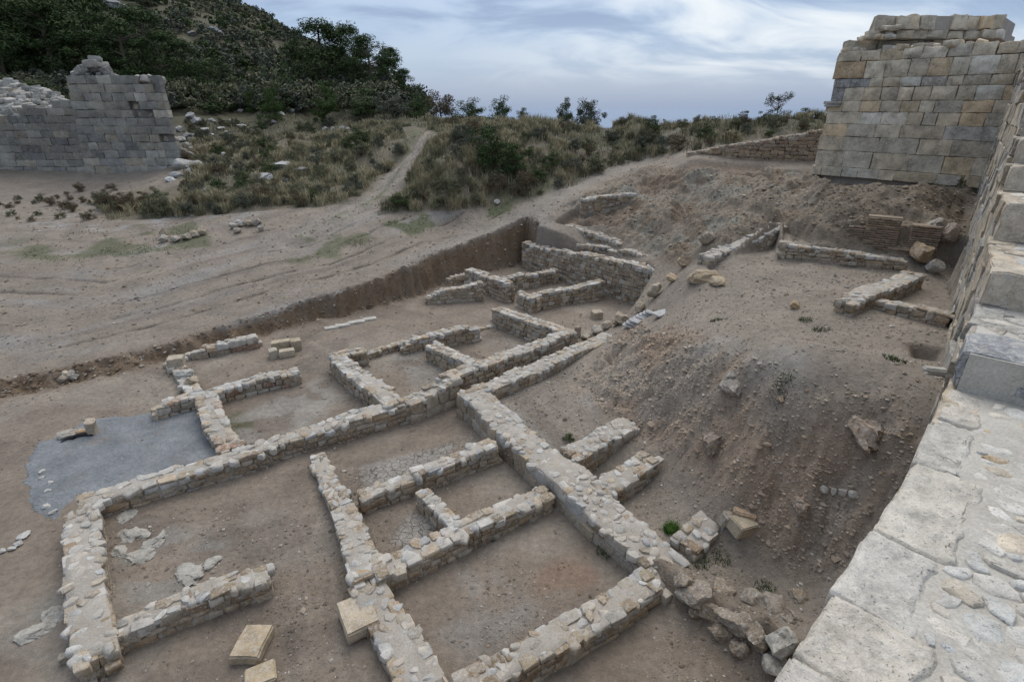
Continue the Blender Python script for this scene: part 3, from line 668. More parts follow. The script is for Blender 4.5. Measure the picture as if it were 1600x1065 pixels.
rubble_wall('dry stone front wall of the small cell under the back wall',(828,460,.62),(940,438,.74),.32,.15,pal_side=PAL_DRY)
rubble_wall('short return wall at the front corner of the small cell',(813,454,.60),(836,463,.62),.34,.15,pal_side=PAL_DRY)
rubble_wall('mortar faced wall with a collapsed left end near the bank',(668,456,.42),(752,440,.74),.34,.8,pal_side=PAL_DRY,broken=(.5,0))
rubble_wall('dark stub of dry wall at the foot of the bank behind the collapsed wall',(700,433,.34),(730,426,.42),.3,.15,pal_side=PAL_DRY)
rubble_wall('rough retaining wall built into the slope behind the back wall',(890,352,2.08),(972,377,1.92),.40,.15,pal_side=PAL_DRY,rough=.08)
rubble_wall('low ruined wall along the ledge directly behind the back wall',(905,378,1.64),(1060,405,1.76),.34,.3,pal_side=PAL_DRY,rough=.10)
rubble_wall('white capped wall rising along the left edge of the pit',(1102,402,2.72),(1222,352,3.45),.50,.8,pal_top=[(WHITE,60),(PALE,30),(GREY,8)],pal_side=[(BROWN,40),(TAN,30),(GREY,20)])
rubble_wall('low course of pale rubble along the foot of the brick faced pit side',(1222,377,3.28),(1412,404,3.18),.34,.2,pal_side=PAL_DRY,ssize=(.14,.3,.13))
rubble_wall('white topped wall slanting across the plateau toward the fortress wall',(1322,472,3.0),(1428,426,3.12),.46,.85,tsize=(.1,.22))
rubble_wall('broken low wall ending against the foot of the fortress wall',(1352,464,2.92),(1484,492,2.98),.36,.7,rough=.07)
rubble_wall('sloping brown rubble wall running up to the left corner of the tower',(1076,238,4.86),(1286,203,5.96),.5,.1,pal_side=[((.25,.18,.12),50),((.31,.225,.14),40),(ORANGE,6)],pal_top=PAL_DRY,ssize=(.18,.42,.17),rough=.05,minpx=7)
rubble_wall('short pale wall top of large blocks half buried near the footpath',(912,310,3.15),(986,300,3.35),.45,.5,ssize=(.25,.5,.2),pal_top=[(WHITE,60),(PALE,40)])

# ------------------------------------------------------------------ dressed blocks
def ashlar(dx,dy,dz,seed,boss=0,rough=.012,n=(2,1,2),edge=.03):
    """dressed block dx*dy*dz with rounded edges; boss: raised rough panel on the -y face"""
    rs=np.random.RandomState(seed)
    def ax(d,k):
        e=min(edge,d*.2); c=[-d/2,-d/2+e*.35]+list(np.linspace(-d/2+e,d/2-e,k+1))+[d/2-e*.35,d/2]; return c
    V,Fq=boxgrid(ax(dx,n[0]),ax(dy,n[1]),ax(dz,n[2]))
    h=np.array([dx,dy,dz])/2; ex=(h-np.abs(V)); near=ex<edge*.34
    cnt=near.sum(1)
    V=np.where((near&(cnt>1)[:,None]),V*(1-edge*.30/h),V)
    if boss:
        f=(V[:,1]<-dy/2+1e-4); m=np.minimum((h[0]-np.abs(V[:,0]))/(.10),(h[2]-np.abs(V[:,2]))/(.08)); V[:,1]-=np.where(f,boss*np.clip(m,0,1)*(.7+.6*rs.rand(len(V))),0)
    V=V+noise3(V,3.5,seed%97,rs)*rough*2
    return V,Fq
def place_block(name,parent,org,pos,dims,rz,seed,mat,col,boss=0,rough=.012,n=(2,1,2),edge=.03,tilt=(0,0)):
    V,Fq=ashlar(*dims,seed,boss,rough,n,edge); me=sharp(mesh_np(name,V,Fq,mat),45)
    M=Matrix.Translation(Vector([float(a-b) for a,b in zip(pos,org)]))@Euler((tilt[0],tilt[1],rz)).to_matrix().to_4x4()
    return link(name,me,parent,M=M,color=col)
def prism(outline,z0,z1,org=(0,0,0)):
    """upright prism; outline counter-clockwise"""
    n=len(outline); V=[(x-org[0],y-org[1],z0-org[2]) for x,y in outline]+[(x-org[0],y-org[1],z1-org[2]) for x,y in outline]
    Q=[(i,(i+1)%n,n+(i+1)%n,n+i) for i in range(n)]; T=[(n,n+i,n+i+1) for i in range(1,n-1)]+[(0,i+1,i) for i in range(1,n-1)]
    return np.array(V,float),np.array(Q),np.array(T)
def join(parts):
    V=[];Q=[];T=[];k=0
    for v,q,t in parts: V.append(v);Q.append(q+k);T.append(t+k);k+=len(v)
    return np.concatenate(V),[np.concatenate(Q),np.concatenate(T)]
def zof(xy,y):
    lo,hi=-2.,16.
    for _ in range(50):
        m=(lo+hi)/2
        if proj((xy[0],xy[1],m))[1]>y: lo=m
        else: hi=m
    return lo
# ---- right tower
TR=at(1524,294,4.42)[:2]; TL=at(1270,268,4.55)[:2]
tw=np.linalg.norm(TR-TL); td=(TR-TL)/tw; tn=np.array([td[1],-td[0]])   # tn: out of the face, towards the camera
if np.dot(tn,-TL)<0: tn=-tn
tb=-tn; trz=math.atan2(td[1],td[0])
def along_at(x,z):   # distance along the tower face that shows at photo column x
    lo,hi=-2.,tw+3
    for _ in range(50):
        m=(lo+hi)/2; q=TL+td*m
        if proj((q[0],q[1],z))[0]<x: lo=m
        else: hi=m
    return lo
rowy=[272,258,234,212,193,175,158,138,124,98,81,63,50,28]
rowx=[1267,1274,1279,1286,1291,1291,1299,1303,1303,1308,1323,1361,1374]
rz_=[zof(TL,y) for y in rowy]
org=np.array([*(TL+td*tw/2),4.3])
tower=thing('stone_tower',org,'tall ruined tower of dressed limestone blocks with a stepped broken top','tower')
cores=[]
ASH=[((.55,.465,.345),42),((.51,.44,.34),30),((.55,.43,.28),12),((.60,.55,.46),13),((.42,.385,.34),3)]
sd=0
for i in range(len(rowx)):
    z0,z1=rz_[i],rz_[i+1]; zm=(z0+z1)/2; u0=along_at(rowx[i],zm); u1=tw+.5 if i<10 else along_at(1577,zm)
    back=0.0 if i<9 else (.04 if i==9 else .10+.05*(i-10))
    dd_,bb_,st=td,tb,TL
    if i>=10:
        st=TL+td*along_at(rowx[i],zm)+tb*.12; dd_=np.array([1.0,.0]); bb_=np.array([0.,1.]); u0=0; u1=5.0
        for _ in range(400):
            if proj((st[0]+u1,st[1],zm))[0]<1572+R.uniform(-3,3): break
            u1-=.02
    c=st+dd_*u0+bb_*(.16+(back if i<10 else .03*(i-10))); e=st+dd_*u1+bb_*(.16+(back if i<10 else .03*(i-10))); c2=e+tb*3.0; c4=c+tb*3.0
    cores.append(prism([(c[0]+dd_[0]*.05,c[1]+dd_[1]*.05),tuple(e),tuple(c2),tuple(c4)],z0-(1.2 if i==0 else -.001),z1-.015,org))
    u=u0; k=0
    while u<u1-.05:
        w=R.uniform(.42,.85) if i not in (1,2,3) else R.uniform(.75,1.35)
        if i==8 and k==0: w=1.05
        w=min(w,u1-u); 
        if u1-(u+w)<.25: w=u1-u
        col=pick(ASH)
        if i==8 and k==0: col=(.44,.31,.18)
        if i==7 and k<2 or (i==6 and k==0): col=(.27,.265,.26)
        boss=.045 if (i in (6,7,8,9) and k>1) or (i==9 and k>0) else (.012 if i>2 else 0)
        d=.42 if i==0 else .34
        pos=st+dd_*(u+w/2)+tn*(.06 if i==0 else 0)+bb_*((back if i<10 else .03*(i-10))+.17+R.uniform(-.006,.012)*(1 if i<9 else 4))
        if i>=10:
            boss=.05; pos=pos+np.array([0,1.0])*R.uniform(-.10,.16)
        if i==12 and R.random()<.18: u+=w; k+=1; continue
        zj=R.uniform(-.03,.03) if i>=9 else 0
        place_block('block',tower,org,(pos[0],pos[1],zm+(zj if i>=10 else 0)),(w-.010,d,z1-z0-.009),(trz if i<10 else 0)+R.uniform(-.004,.004)*(1 if i<9 else 8),sd:=sd+1,M_ASHLAR,col,boss,.016 if i<9 else .04,(3,1,3))
        u+=w; k+=1
    if i==5:
        pc=TL+td*(u0+.24)+tn*.03
        place_block('cornice_moulding',tower,org,(pc[0],pc[1],z1-.06),(.62,.3,.10),trz,900,M_ASHLAR,(.33,.31,.28),0,.006,(2,1,1))
        place_block('cornice_moulding',tower,org,(pc[0],pc[1],z1-.16),(.54,.28,.08),trz,901,M_ASHLAR,(.33,.31,.28),0,.006,(2,1,1))
# broken core stones on the stepped top
for j in range(46):
    i=R.choice([9,9,9,10,11]); u0=along_at(rowx[i],rz_[i]); zz=rz_[i+1]
    nx=rowx[min(i+1,12)]
    u=R.uniform(u0+.1,max(u0+.3,along_at(nx+(30 if i>9 else 210),zz))); q=TL+td*u+tb*R.uniform(.12,.5); w=R.uniform(.14,.42)
    v,f=FS[j%12]; M=Matrix.Translation(Vector((q[0]-org[0],q[1]-org[1],zz+.03-org[2])))@Euler((R.uniform(-.2,.2),R.uniform(-.2,.2),R.uniform(0,6))).to_matrix().to_4x4()@Matrix.Diagonal((w,w*.8,w*.5,1))
    link('stone',FSM[j%12],tower,M=M,color=pick(ASH))
V_,F_=join(cores); link('mortar_core',mesh_np('mortar_core',V_,F_,M_MORTAR,False),tower)
# ---- long fortress wall with the walkway and the rising steps
WZ=4.1; A1=at(1220,1065,WZ)[:2]; A2=at(1432,722,WZ)[:2]; A3=at(1485,609,WZ)[:2]; A4=np.array([6.9,7.43]); A0=A1+(A1-A2)*1.3
FP=[A0,A1,A2,A3,A4,TR+td*.12+tn*.02]
seg=[np.linalg.norm(FP[i+1]-FP[i]) for i in range(len(FP)-1)]; cs=np.concatenate([[0],np.cumsum(seg)])
def fp(s):
    i=int(np.clip(np.searchsorted(cs,s,side='right')-1,0,len(seg)-1)); t=(s-cs[i])/seg[i]; d=(FP[i+1]-FP[i])/seg[i]
    return FP[i]+d*seg[i]*t,d
WR=np.array([.752,-.659]); WD=np.array([.659,.752])
s3=cs[3]   # foot of the first step
risers=[(0.09,4.55),(2.17,5.0),(4.57,5.6),(6.13,6.02),(6.67,6.46),(7.83,7.16),(9.5,7.35),(11.5,7.6),(13.3,7.9),(15.2,8.2)]
lev=[(0,WZ)]+[(s3+a,z) for a,z in risers]; SEND=cs[-1]
def topof(s):
    z=lev[0][1]
    for a,b in lev:
        if s>=a-1e-6: z=b
    return z
org=np.array([*A3,WZ])
fort=thing('fortress_wall',org,'long pale fortress wall with a stone walkway rising in steps beside the viewer','wall')
cores=[]
INS=.05
def core_piece(sa,sb,z):
    k=max(1,int((sb-sa)/.6)); 
    for j in range(k):
        a,_=fp(sa+(sb-sa)*j/k); b,_=fp(sa+(sb-sa)*(j+1)/k)
        a=a+WR*INS; b=b+WR*INS
        cores.append(prism([tuple(a),tuple(a+WR*6.5),tuple(b+WR*6.5),tuple(b)],.2,z,org))
for i,(sa,z) in enumerate(lev): core_piece(sa,lev[i+1][0] if i+1<len(lev) else SEND,z-.02)
V_,F_=join(cores); link('mortar_core',mesh_np('mortar_core',V_,F_,M_WALKM,False),fort)
# coping blocks along the near edge
def s_of(x,y):
    q=at(x,y,WZ)[:2]; best=min(np.linspace(0,s3+.3,600),key=lambda s:np.linalg.norm(fp(s)[0]-q)); return best
cb=[.3,1.3,2.3,s_of(1262,995)-.2,s_of(1305,934),s_of(1368,833),s_of(1431,723),s_of(1466,656),s3-.0]
cdep=[.55,.5,.5,.56,.42,.50,.36,.34]
ccol=[(.50,.455,.39),(.51,.465,.40),(.5,.46,.4),(.52,.47,.395),(.515,.48,.425),(.53,.485,.41),(.50,.465,.41),(.51,.46,.39)]
for i in range(len(cb)-1):
    a,_=fp(cb[i]); b,_=fp(cb[i+1]); L=np.linalg.norm(b-a); d=(b-a)/L; dep=cdep[i]; c=(a+b)/2+WR*(dep/2-.015)
    V,Fq=ashlar(L-.006,dep,.40,700+i,0,.022,(44,34,6),.05); V[:,2]+=np.where(V[:,2]>.15,fbm(V[:,0]*14+i*9,V[:,1]*14,4,720+i,.6)*.016,0); V[:,1]+=np.where(V[:,1]<-dep/2+.06,fbm(V[:,0]*6+i,V[:,2]*6,3,730+i)*.05,0)
    link('coping_block',mesh_np('coping_block',V,Fq,M_COPING),fort,M=Matrix.Translation(Vector((c[0]-org[0],c[1]-org[1],WZ-.195-org[2])))@Matrix.Rotation(math.atan2(d[1],d[0]),4,'Z'),color=ccol[i])
# walkway bed: a fine uneven mortar sheet over the near stretch
nu,nv=90,110; ss=np.linspace(-.0,s3+.0,nu); oo=np.linspace(.08,6.4,nv); V_=[]
for s_ in ss:
    p,_=fp(s_)
    dp=cdep[int(np.clip(np.searchsorted(cb,s_)-1,0,len(cdep)-1))]
    for o in oo: q=p+WR*o; V_.append((q[0]-org[0],q[1]-org[1],-.05*float(1-sstep(np.array(o),dp-.14,dp-.02))+.012))
V_=np.array(V_); V_[:,2]+=fbm((V_[:,0]+9)*1.6,(V_[:,1]+9)*1.6,4,201)*.035-.012
ix=np.arange(nu*nv).reshape(nu,nv); link('walkway_mortar',mesh_np('walkway_mortar',V_,[np.stack([ix[:-1,:-1],ix[:-1,1:],ix[1:,1:],ix[1:,:-1]],-1).reshape(-1,4)],M_WALKM),fort)
# paving stones bedded in the walkway and the treads
HT=[flat_stone(60+i) for i in range(16)]; HTM=[sharp(mesh_np('paving_stone',v,f,M_COPING),50) for v,f in HT]
PALW=[((.56,.53,.475),40),((.53,.485,.415),30),((.50,.42,.32),8),((.44,.34,.22),4),((.43,.42,.39),5),((.47,.45,.41),14)]
placed=[]; rzW=math.atan2(WR[1],WR[0])
def pave(sa,sb,o0,o1,z,tries,mx,big=.30):
    cnt=0
    for t in range(tries):
        if cnt>=mx: break
        w=(big-(big-.11)*(t/tries)**.42)*R.uniform(.85,1.1); l=w*R.uniform(.52,.95); s_=R.uniform(sa,sb); o=R.uniform(o0,o1)
        p,_=fp(s_); q=p+WR*o; r=(w+l)/4
        if s_+l/2>sb or o+w/2>o1+.05: continue
        if any((q[0]-a)**2+(q[1]-b)**2<((r+c)*.78)**2 for a,b,c,zz in placed if zz==z): continue
        for ci in range(len(cb)-1):
            if cb[ci]-l*.4<s_<cb[ci+1]+l*.4 and o<cdep[ci]+w*.40 and z<WZ+.01: break
        else:
            placed.append((q[0],q[1],r,z)); k=R.randrange(16); th=R.uniform(.045,.07)
            M=Matrix.Translation(Vector((q[0]-org[0],q[1]-org[1],z-org[2]-th/2+R.uniform(.008,.022))))@Euler((R.uniform(-.05,.05),R.uniform(-.05,.05),rzW+R.gauss(0,.8))).to_matrix().to_4x4()@Matrix.Diagonal((w,l,th,1))
            link('paving_stone',HTM[k],fort,M=M,color=pick(PALW)); cnt+=1
pave(2.4,s3-.04,.34,1.6,WZ,16000,250,.36); pave(2.4,s3-.04,1.9,4.2,WZ,1500,50,.36)
for i in range(1,6): pave(lev[i][0]+.55,lev[i+1][0]-.03,.2,3.4,lev[i][1],500,26,.46)
# riser stones of the steps, the arris block first
for i in range(1,len(lev)):
    s_,z=lev[i]; zp=lev[i-1][1]; h=z-zp; p,_=fp(s_); o=0.0; k=0
    while o<4.2:
        w=R.uniform(.32,.75) if k else (.72 if i==1 else R.uniform(.7,.95)); 
        col=pick(PALW); 
        if i==1 and k==0: col=(.27,.272,.275)
        elif k==0: col=(.47,.40,.31)
        dd=.75 if k==0 else .5; hh=h-.01 if (k==0 or R.random()<.6) else h*R.uniform(.5,.8)
        q=p+WR*(o+w/2-.01)+WD*(dd/2-R.uniform(0,.03))
        place_block('step_stone',fort,org,(q[0],q[1],zp+hh/2+.008),(w-(.015 if k==0 else .05),dd,hh+.02),rzW,1000+i*20+k,M_COPING,col,0,.03 if k==0 else .06,(6,4,5),.06)
        o+=w; k+=1
# block courses of the outer face (seen at a grazing angle)
s_=cs[2]+.1; seedf=3000; cntf=0
course=.46
for row in range(14):
    s_=cs[2]+R.uniform(0,.5)
    while s_<SEND-.1:
        w=min(R.uniform(.55,1.0),SEND-s_); p,d=fp(s_+w/2); tz=min(topof(s_+.02),topof(s_+w-.02)); g=float(hz(*(p-WR*.25)))
        z0=2.0+row*course; z1=z0+course
        if z1>g-.1 and z0<tz-.08:
            z1=min(z1,tz-.004)
            if z1-z0>.1 and cntf<270:
                q=p+WR*(.14+R.uniform(-.035,.02)); cntf+=1
                place_block('face_block',fort,org,(q[0],q[1],(z0+z1)/2),(w-.015,.34,z1-z0-.012),math.atan2(d[1],d[0]),seedf+cntf,M_ASHLAR,pick([((.40,.335,.25),40),((.36,.33,.285),30),((.30,.29,.28),12)]),0,.03,(3,1,2))
        s_+=w
# ---- old ruin on the left
RY=36.8; org=np.array([-28.3,RY,2.3])
ruin=thing('ruined_tower',org,'grey weathered ruin of coursed ashlar with a rubble core heaped on its top','ruin')
RUC=[((.30,.28,.24),40),((.25,.235,.205),30),((.33,.295,.235),20),((.20,.19,.175),12),((.40,.375,.32),9)]
cores=[]; ch=.485; sd=5000
def xat(px_,z,y): 
    lo,hi=-60.,0.
    for _ in range(50):
        m=(lo+hi)/2
        if proj((m,y,z))[0]<px_: lo=m
        else: hi=m
    return lo
def zy(py_,y): return zof((-28,y),py_)
# tower part: batter on both sides
zb=1.95; rows=14
for i in range(rows):
    z0=zb+i*ch; z1=z0+ch; f=i/(rows-1); lean=.055*i*0
    xl=xat(139-34*f,(z0+z1)/2,RY); xr=xat(292-43*f,(z0+z1)/2,RY)
    if i==13: xr=xat(250,z0,RY); 
    cores.append(prism([(xl+.1,RY+.25),(xr-.1,RY+.25),(xr-3.0,RY+4),(xl+.1,RY+4)],z0-(1 if i==0 else -.001),z1-.02,org))
    x=xl
    while x<xr-.05:
        w=min(R.uniform(.5,1.2),xr-x)
        if xr-(x+w)<.4: w=xr-x
        cx_,cy_,_=proj((x+w/2,RY,(z0+z1)/2))
        k=(cx_-205)/45
        gone=(i>=9 and R.random()<.30 and 180<cx_<245) or (4<=i<=9 and abs(cx_-(243+(9-i)*5.5))<7 and R.random()<.55)
        low=sstep(np.array(z0),2.0,5.0)
        if not gone:
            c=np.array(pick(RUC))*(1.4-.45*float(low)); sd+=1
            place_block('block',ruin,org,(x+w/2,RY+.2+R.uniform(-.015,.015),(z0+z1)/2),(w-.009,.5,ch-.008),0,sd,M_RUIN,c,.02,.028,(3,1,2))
        else:
            link('stone',FSM[sd%12],ruin,M=Matrix.Translation(Vector((x+w/2-org[0],.45,(z0+z1)/2-org[2]-.06)))@Euler((.1,.2,R.uniform(-.3,.3))).to_matrix().to_4x4()@Matrix.Diagonal((w*.8,.4,ch*.7,1)),color=pick([(PALE,1),(TAN,1)])); sd+=1
        x+=w
# curtain part, set back a little
CYW=RY+.35
for i in range(12):
    z0=zb+.0+i*.45; z1=z0+.45; xr=xat(128-2.4*i,(z0+z1)/2,CYW)+.7
    zt=zy(186,CYW)
    if z0>zt-.1:
        k=int((z0-zt)/.45+.5); xl=xat([30,82,84,108][min(k,3)],z0,CYW)
        if k>3: break
    else: xl=-40
    cores.append(prism([(xl+.1,CYW+.25),(xr,CYW+.25),(xr,CYW+3.5),(xl+.1,CYW+3.5)],z0-(1 if i==0 else -.001),z1-.02,org))
    x=xl
    while x<xr-.05:
        w=min(R.uniform(.55,1.25),xr-x); 
        if xr-(x+w)<.4: w=xr-x
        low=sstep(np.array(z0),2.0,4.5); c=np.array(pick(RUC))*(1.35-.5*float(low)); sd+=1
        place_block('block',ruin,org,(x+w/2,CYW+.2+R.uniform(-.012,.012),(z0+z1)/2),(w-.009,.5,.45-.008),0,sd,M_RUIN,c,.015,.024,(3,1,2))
        x+=w
# rubble core heaped behind and on top
hp=[]
zt=zy(186,CYW)
for j in range(230):
    px_=R.uniform(-30,100); f=R.uniform(0,1); yy=CYW+.5+f*4.5; zz=zt-.1+f*(2.6-.011*max(px_,0))+R.uniform(-.1,.1)
    w=R.uniform(.35,.75); x=xat(px_,zz,yy)
    link('rubble_stone',FSM[j%12],ruin,M=Matrix.Translation(Vector((x-org[0],yy-org[1],zz-org[2])))@Euler((R.uniform(-.3,.3),R.uniform(-.3,.3),R.uniform(0,6))).to_matrix().to_4x4()@Matrix.Diagonal((w,w*.8,w*.55,1)),color=pick([((.30,.285,.25),4),((.36,.34,.30),4),((.24,.22,.19),2)]))
Vh=[];nh=14
for i in range(nh):
    for j in range(8):
        px_=-60+i*(166/(nh-1)); f=j/7; yy=CYW+.45+f*4.5; zz=zt-.22+f*(2.6-.011*max(px_,0)); Vh.append((xat(px_,zz,yy)-org[0],yy-org[1],zz-org[2]))
ih=np.arange(nh*8).reshape(nh,8); Vh=np.array(Vh); Vh[:,2]+=fbm(Vh[:,0]*1.3,Vh[:,1]*1.3,3,7)*.3
link('rubble_core',mesh_np('rubble_core',Vh,[np.stack([ih[:-1,:-1],ih[1:,:-1],ih[1:,1:],ih[:-1,1:]],-1).reshape(-1,4)],M_EARTHM),ruin)
ztop=zb+14*ch
for j in range(85):
    px_=R.uniform(116,250); w=R.uniform(.35,.8); base=ztop-.45 if px_>170 else ztop-.1
    hgt=max(0,1-abs(px_-150)/32)*.75; zz=base+R.uniform(0,.35)+hgt*R.random(); yy=RY+.3+R.uniform(0,1.6); x=xat(px_,zz,yy)
    link('rubble_stone',FSM[j%12],ruin,M=Matrix.Translation(Vector((x-org[0],yy-org[1],zz-org[2])))@Euler((R.uniform(-.3,.3),R.uniform(-.3,.3),R.uniform(0,6))).to_matrix().to_4x4()@Matrix.Diagonal((w,w*.8,w*.6,1)),color=pick([((.27,.255,.225),4),((.32,.30,.265),3),((.21,.195,.17),3)]))
V_,F_=join(cores); link('mortar_core',mesh_np('mortar_core',V_,F_,M_RUINM,False),ruin)

# ------------------------------------------------------------------ loose blocks and boulders
RK=[rock(i,2,14) for i in range(8)]; RKM=[sharp(mesh_np('rock',v,f,M_STONE),32) for v,f in RK]
def set_thing(o,label,cat,group=None):
    o['kind']='thing'; o['label']=label; o['category']=cat
    if group: o['group']=group
def boulder(label,x,y,wpx,hm,col,cat='boulder',name='boulder',yaw=None,dep=.8,seed=0,sink=.2,z=None,group=None,tilt=0,rough=.06):
    g=gp(x,y) if z is None else at(x,y,z); t=proj(g)[2]; w=wpx*float(t)/F
    v,f=rock(900+seed*7+int(x),3,13,rough); v=v*np.array([w,w*dep,hm]); me=sharp(mesh_np(name,v,f,M_STONE),30)
    o=link(name,me,loc=(g[0],g[1],g[2]+hm*(.5-sink)),color=col); o.rotation_euler=(tilt,0,R.uniform(0,6) if yaw is None else yaw)
    set_thing(o,label,cat,group); return o
def block(label,x,y,dims,rz,col,cat='stone block',name='stone_block',z=None,tilt=(0,0),sink=.03,rough=.009,group=None,mat=None):
    g=gp(x,y) if z is None else at(x,y,z)
    V,Fq=ashlar(*dims,int(x*3+y),0,rough,(4,4,3),.05); me=sharp(mesh_np(name,V,Fq,mat or M_STONE),45)
    o=link(name,me,loc=(g[0],g[1],g[2]+dims[2]/2-sink),color=col); o.rotation_euler=(tilt[0],tilt[1],math.radians(rz)); set_thing(o,label,cat,group); return o
block('upright squared pale block set on the low base course at its upper end',279,578,(.40,.36,.34),20,(.40,.34,.25),sink=-.08)
boulder('flat grey topped boulder lying just below the squared block on the low base course',290,594,28,.26,(.40,.385,.35),seed=1,sink=-.2,yaw=.4)
boulder('rounded tan boulder leaning on the base course next to the T junction wall',300,606,25,.36,(.42,.34,.24),seed=2,sink=0,yaw=1.2)
boulder('small round stone at the foot of the low base course',285,612,15,.22,(.40,.37,.32),seed=3,sink=0)
block('leftmost and smallest block of the cluster of four loose blocks',428,557,(.24,.34,.28),30,(.40,.34,.26))
block('front block with a flat pale face in the cluster of four loose blocks',449,556,(.46,.28,.24),22,(.42,.35,.25))
block('long rear block of the cluster of four loose blocks',441,546,(.56,.28,.34),24,(.38,.31,.21))
block('right hand cut block with a rounded end in the cluster of four loose blocks',464,545,(.30,.32,.36),24,(.35,.28,.19))
block('upright broken stone standing at the edge of the grey screed',147,678,(.20,.24,.42),15,(.42,.34,.25),tilt=(0,.08),rough=.018)
boulder('low jagged stone at the left end of the black membrane',107,683,30,.20,(.42,.37,.30),seed=5,sink=.1,yaw=.3,dep=.6)
boulder('low orange stone between the jagged stone and the upright broken stone',128,679,24,.16,(.40,.27,.16),seed=6,sink=.1,yaw=.3,dep=.6)
for i,(x,y,w) in enumerate([(518,513,21),(536,509,23),(557,504,26),(578,499,20)]):
    block(['first pale paving slab in the row beside the earth bank, farthest left','second pale slab in the row beside the earth bank, with a gap before it','third and longest pale slab in the row beside the earth bank','last pale slab of the row beside the earth bank, nearest the collapsed wall'][i],x,y,(w*19/F,.26,.09),23,(.46,.43,.38),'paving slab','paving_slab',rough=.012,group='pale slabs in a row beside the earth bank')
for i,(x,y,w) in enumerate([(98,596,14),(108,593,15),(118,592,14),(104,588,12),(113,587,11)]):
    boulder('tan stone in the small pile at the foot of the earth bank',x,y,w,.2,pick([(TAN,1),(PALE,1)]),'stone','stone',seed=10+i,sink=.05,group='stones piled at the foot of the earth bank')
boulder('big grey boulder standing at the junction of the long wall and the widest wall',729,607,44,.74,(.33,.315,.285),seed=20,sink=.0,z=0,yaw=.5,dep=.75)
boulder('stone wedged under the big grey boulder',716,630,26,.35,(.30,.25,.19),'stone','stone',seed=21,z=0,sink=.05)
block('cube shaped tan block alone on the floor below the back wall',932,496,(.36,.36,.28),15,(.38,.31,.22),rough=.018)
boulder('tan angular boulder beside the row of roof tiles',968,506,25,.42,(.36,.28,.19),seed=23,sink=.05)
boulder('tan stone at the edge of the room floor under the end of the back wall',998,487,19,.36,(.38,.31,.22),'stone','stone',seed=24,sink=.0)
boulder('big rounded boulder resting against the end of the tall dry stone back wall',1021,466,25,.52,(.40,.33,.24),seed=25,sink=-.05)
boulder('flat orange stone on the rim above the rounded boulder',1050,440,30,.28,(.40,.29,.17),'stone','stone',seed=26,sink=.05,dep=.6)
block('narrow upright slab at the end of the tall alley wall',902,528,(.20,.14,.46),30,(.33,.26,.19),'stone slab','upright_slab',z=.0,rough=.014)
for i,(x,y,w) in enumerate([(916,529,22),(933,521,24),(948,514,20),(962,508,16),(975,505,14)]):
    boulder(['stone nearest the upright slab at the end of the white topped wall','second stone from the upright slab at the end of the white topped wall','third stone from the upright slab at the end of the white topped wall','fourth stone from the upright slab beside the first roof tile','last and smallest stone of the line beside the roof tiles'][i],x,y,w,.3,pick([(TAN,2),(PALE,1)]),'stone','stone',seed=30+i,sink=.0,group='stones continuing the line of the white topped wall')
for i in range(8):
    f=i/7; x=981+f*36; y=511-f*20+math.sin(f*3)*-1.5
    g=gp(x,y); V,Fq=ashlar(.17,.34,.035,60+i,0,.006,(3,2,1),.02); V[:,2]+=-(V[:,0]*4)**2*.06
    o=link('roof_tile',mesh_np('roof_tile',V,Fq,M_STONE),loc=(g[0],g[1],g[2]+.06),color=(.42,.41,.40)); o.rotation_euler=(.1,-.25,math.radians(52)); set_thing(o,'grey white tile in the overlapping row edging the room floor','tile','overlapping tiles edging the room floor')
block('thin grey slab lying at the upper end of the tile row',1034,491,(.62,.36,.05),35,(.40,.395,.385),'stone slab','stone_slab',rough=.008,sink=-.02)
block('large rectangular tan block lying alone at the bottom of the site',396,1012,(.40,.52,.20),-27+90-64,(.41,.32,.21),rough=.010)
block('smaller square block touching the large rectangular tan block',409,1060,(.38,.32,.16),26,(.40,.315,.205),rough=.010)
boulder('single stone beside the near end of the thick white topped wall',103,1033,17,.2,(.38,.33,.26),'stone','stone',seed=41)
block('orange corner block built in the near end of the thick white topped wall',160,1018,(.40,.30,.24),28,(.42,.29,.17),z=.05,sink=-.08,rough=.018)
block('big flat slab set against the thick grey mortared wall',561,972,(.48,.62,.22),-58+90,(.44,.36,.26),'stone slab','stone_slab',z=0,rough=.009,sink=-.02)
block('squared block fallen at the end of the stub wall by the green tuft',1158,829,(.36,.30,.26),20,(.40,.33,.23),tilt=(.15,.1))
block('flat orange slab lying above the fallen squared block',1163,803,(.36,.16,.10),-20,(.36,.25,.16),'stone slab','stone_slab',tilt=(0,.1))
block('leaning grey slab at the tip of the stub wall by the green tuft',1133,818,(.2,.18,.26),20,(.34,.29,.22),'stone slab','stone_slab',tilt=(.3,.2))
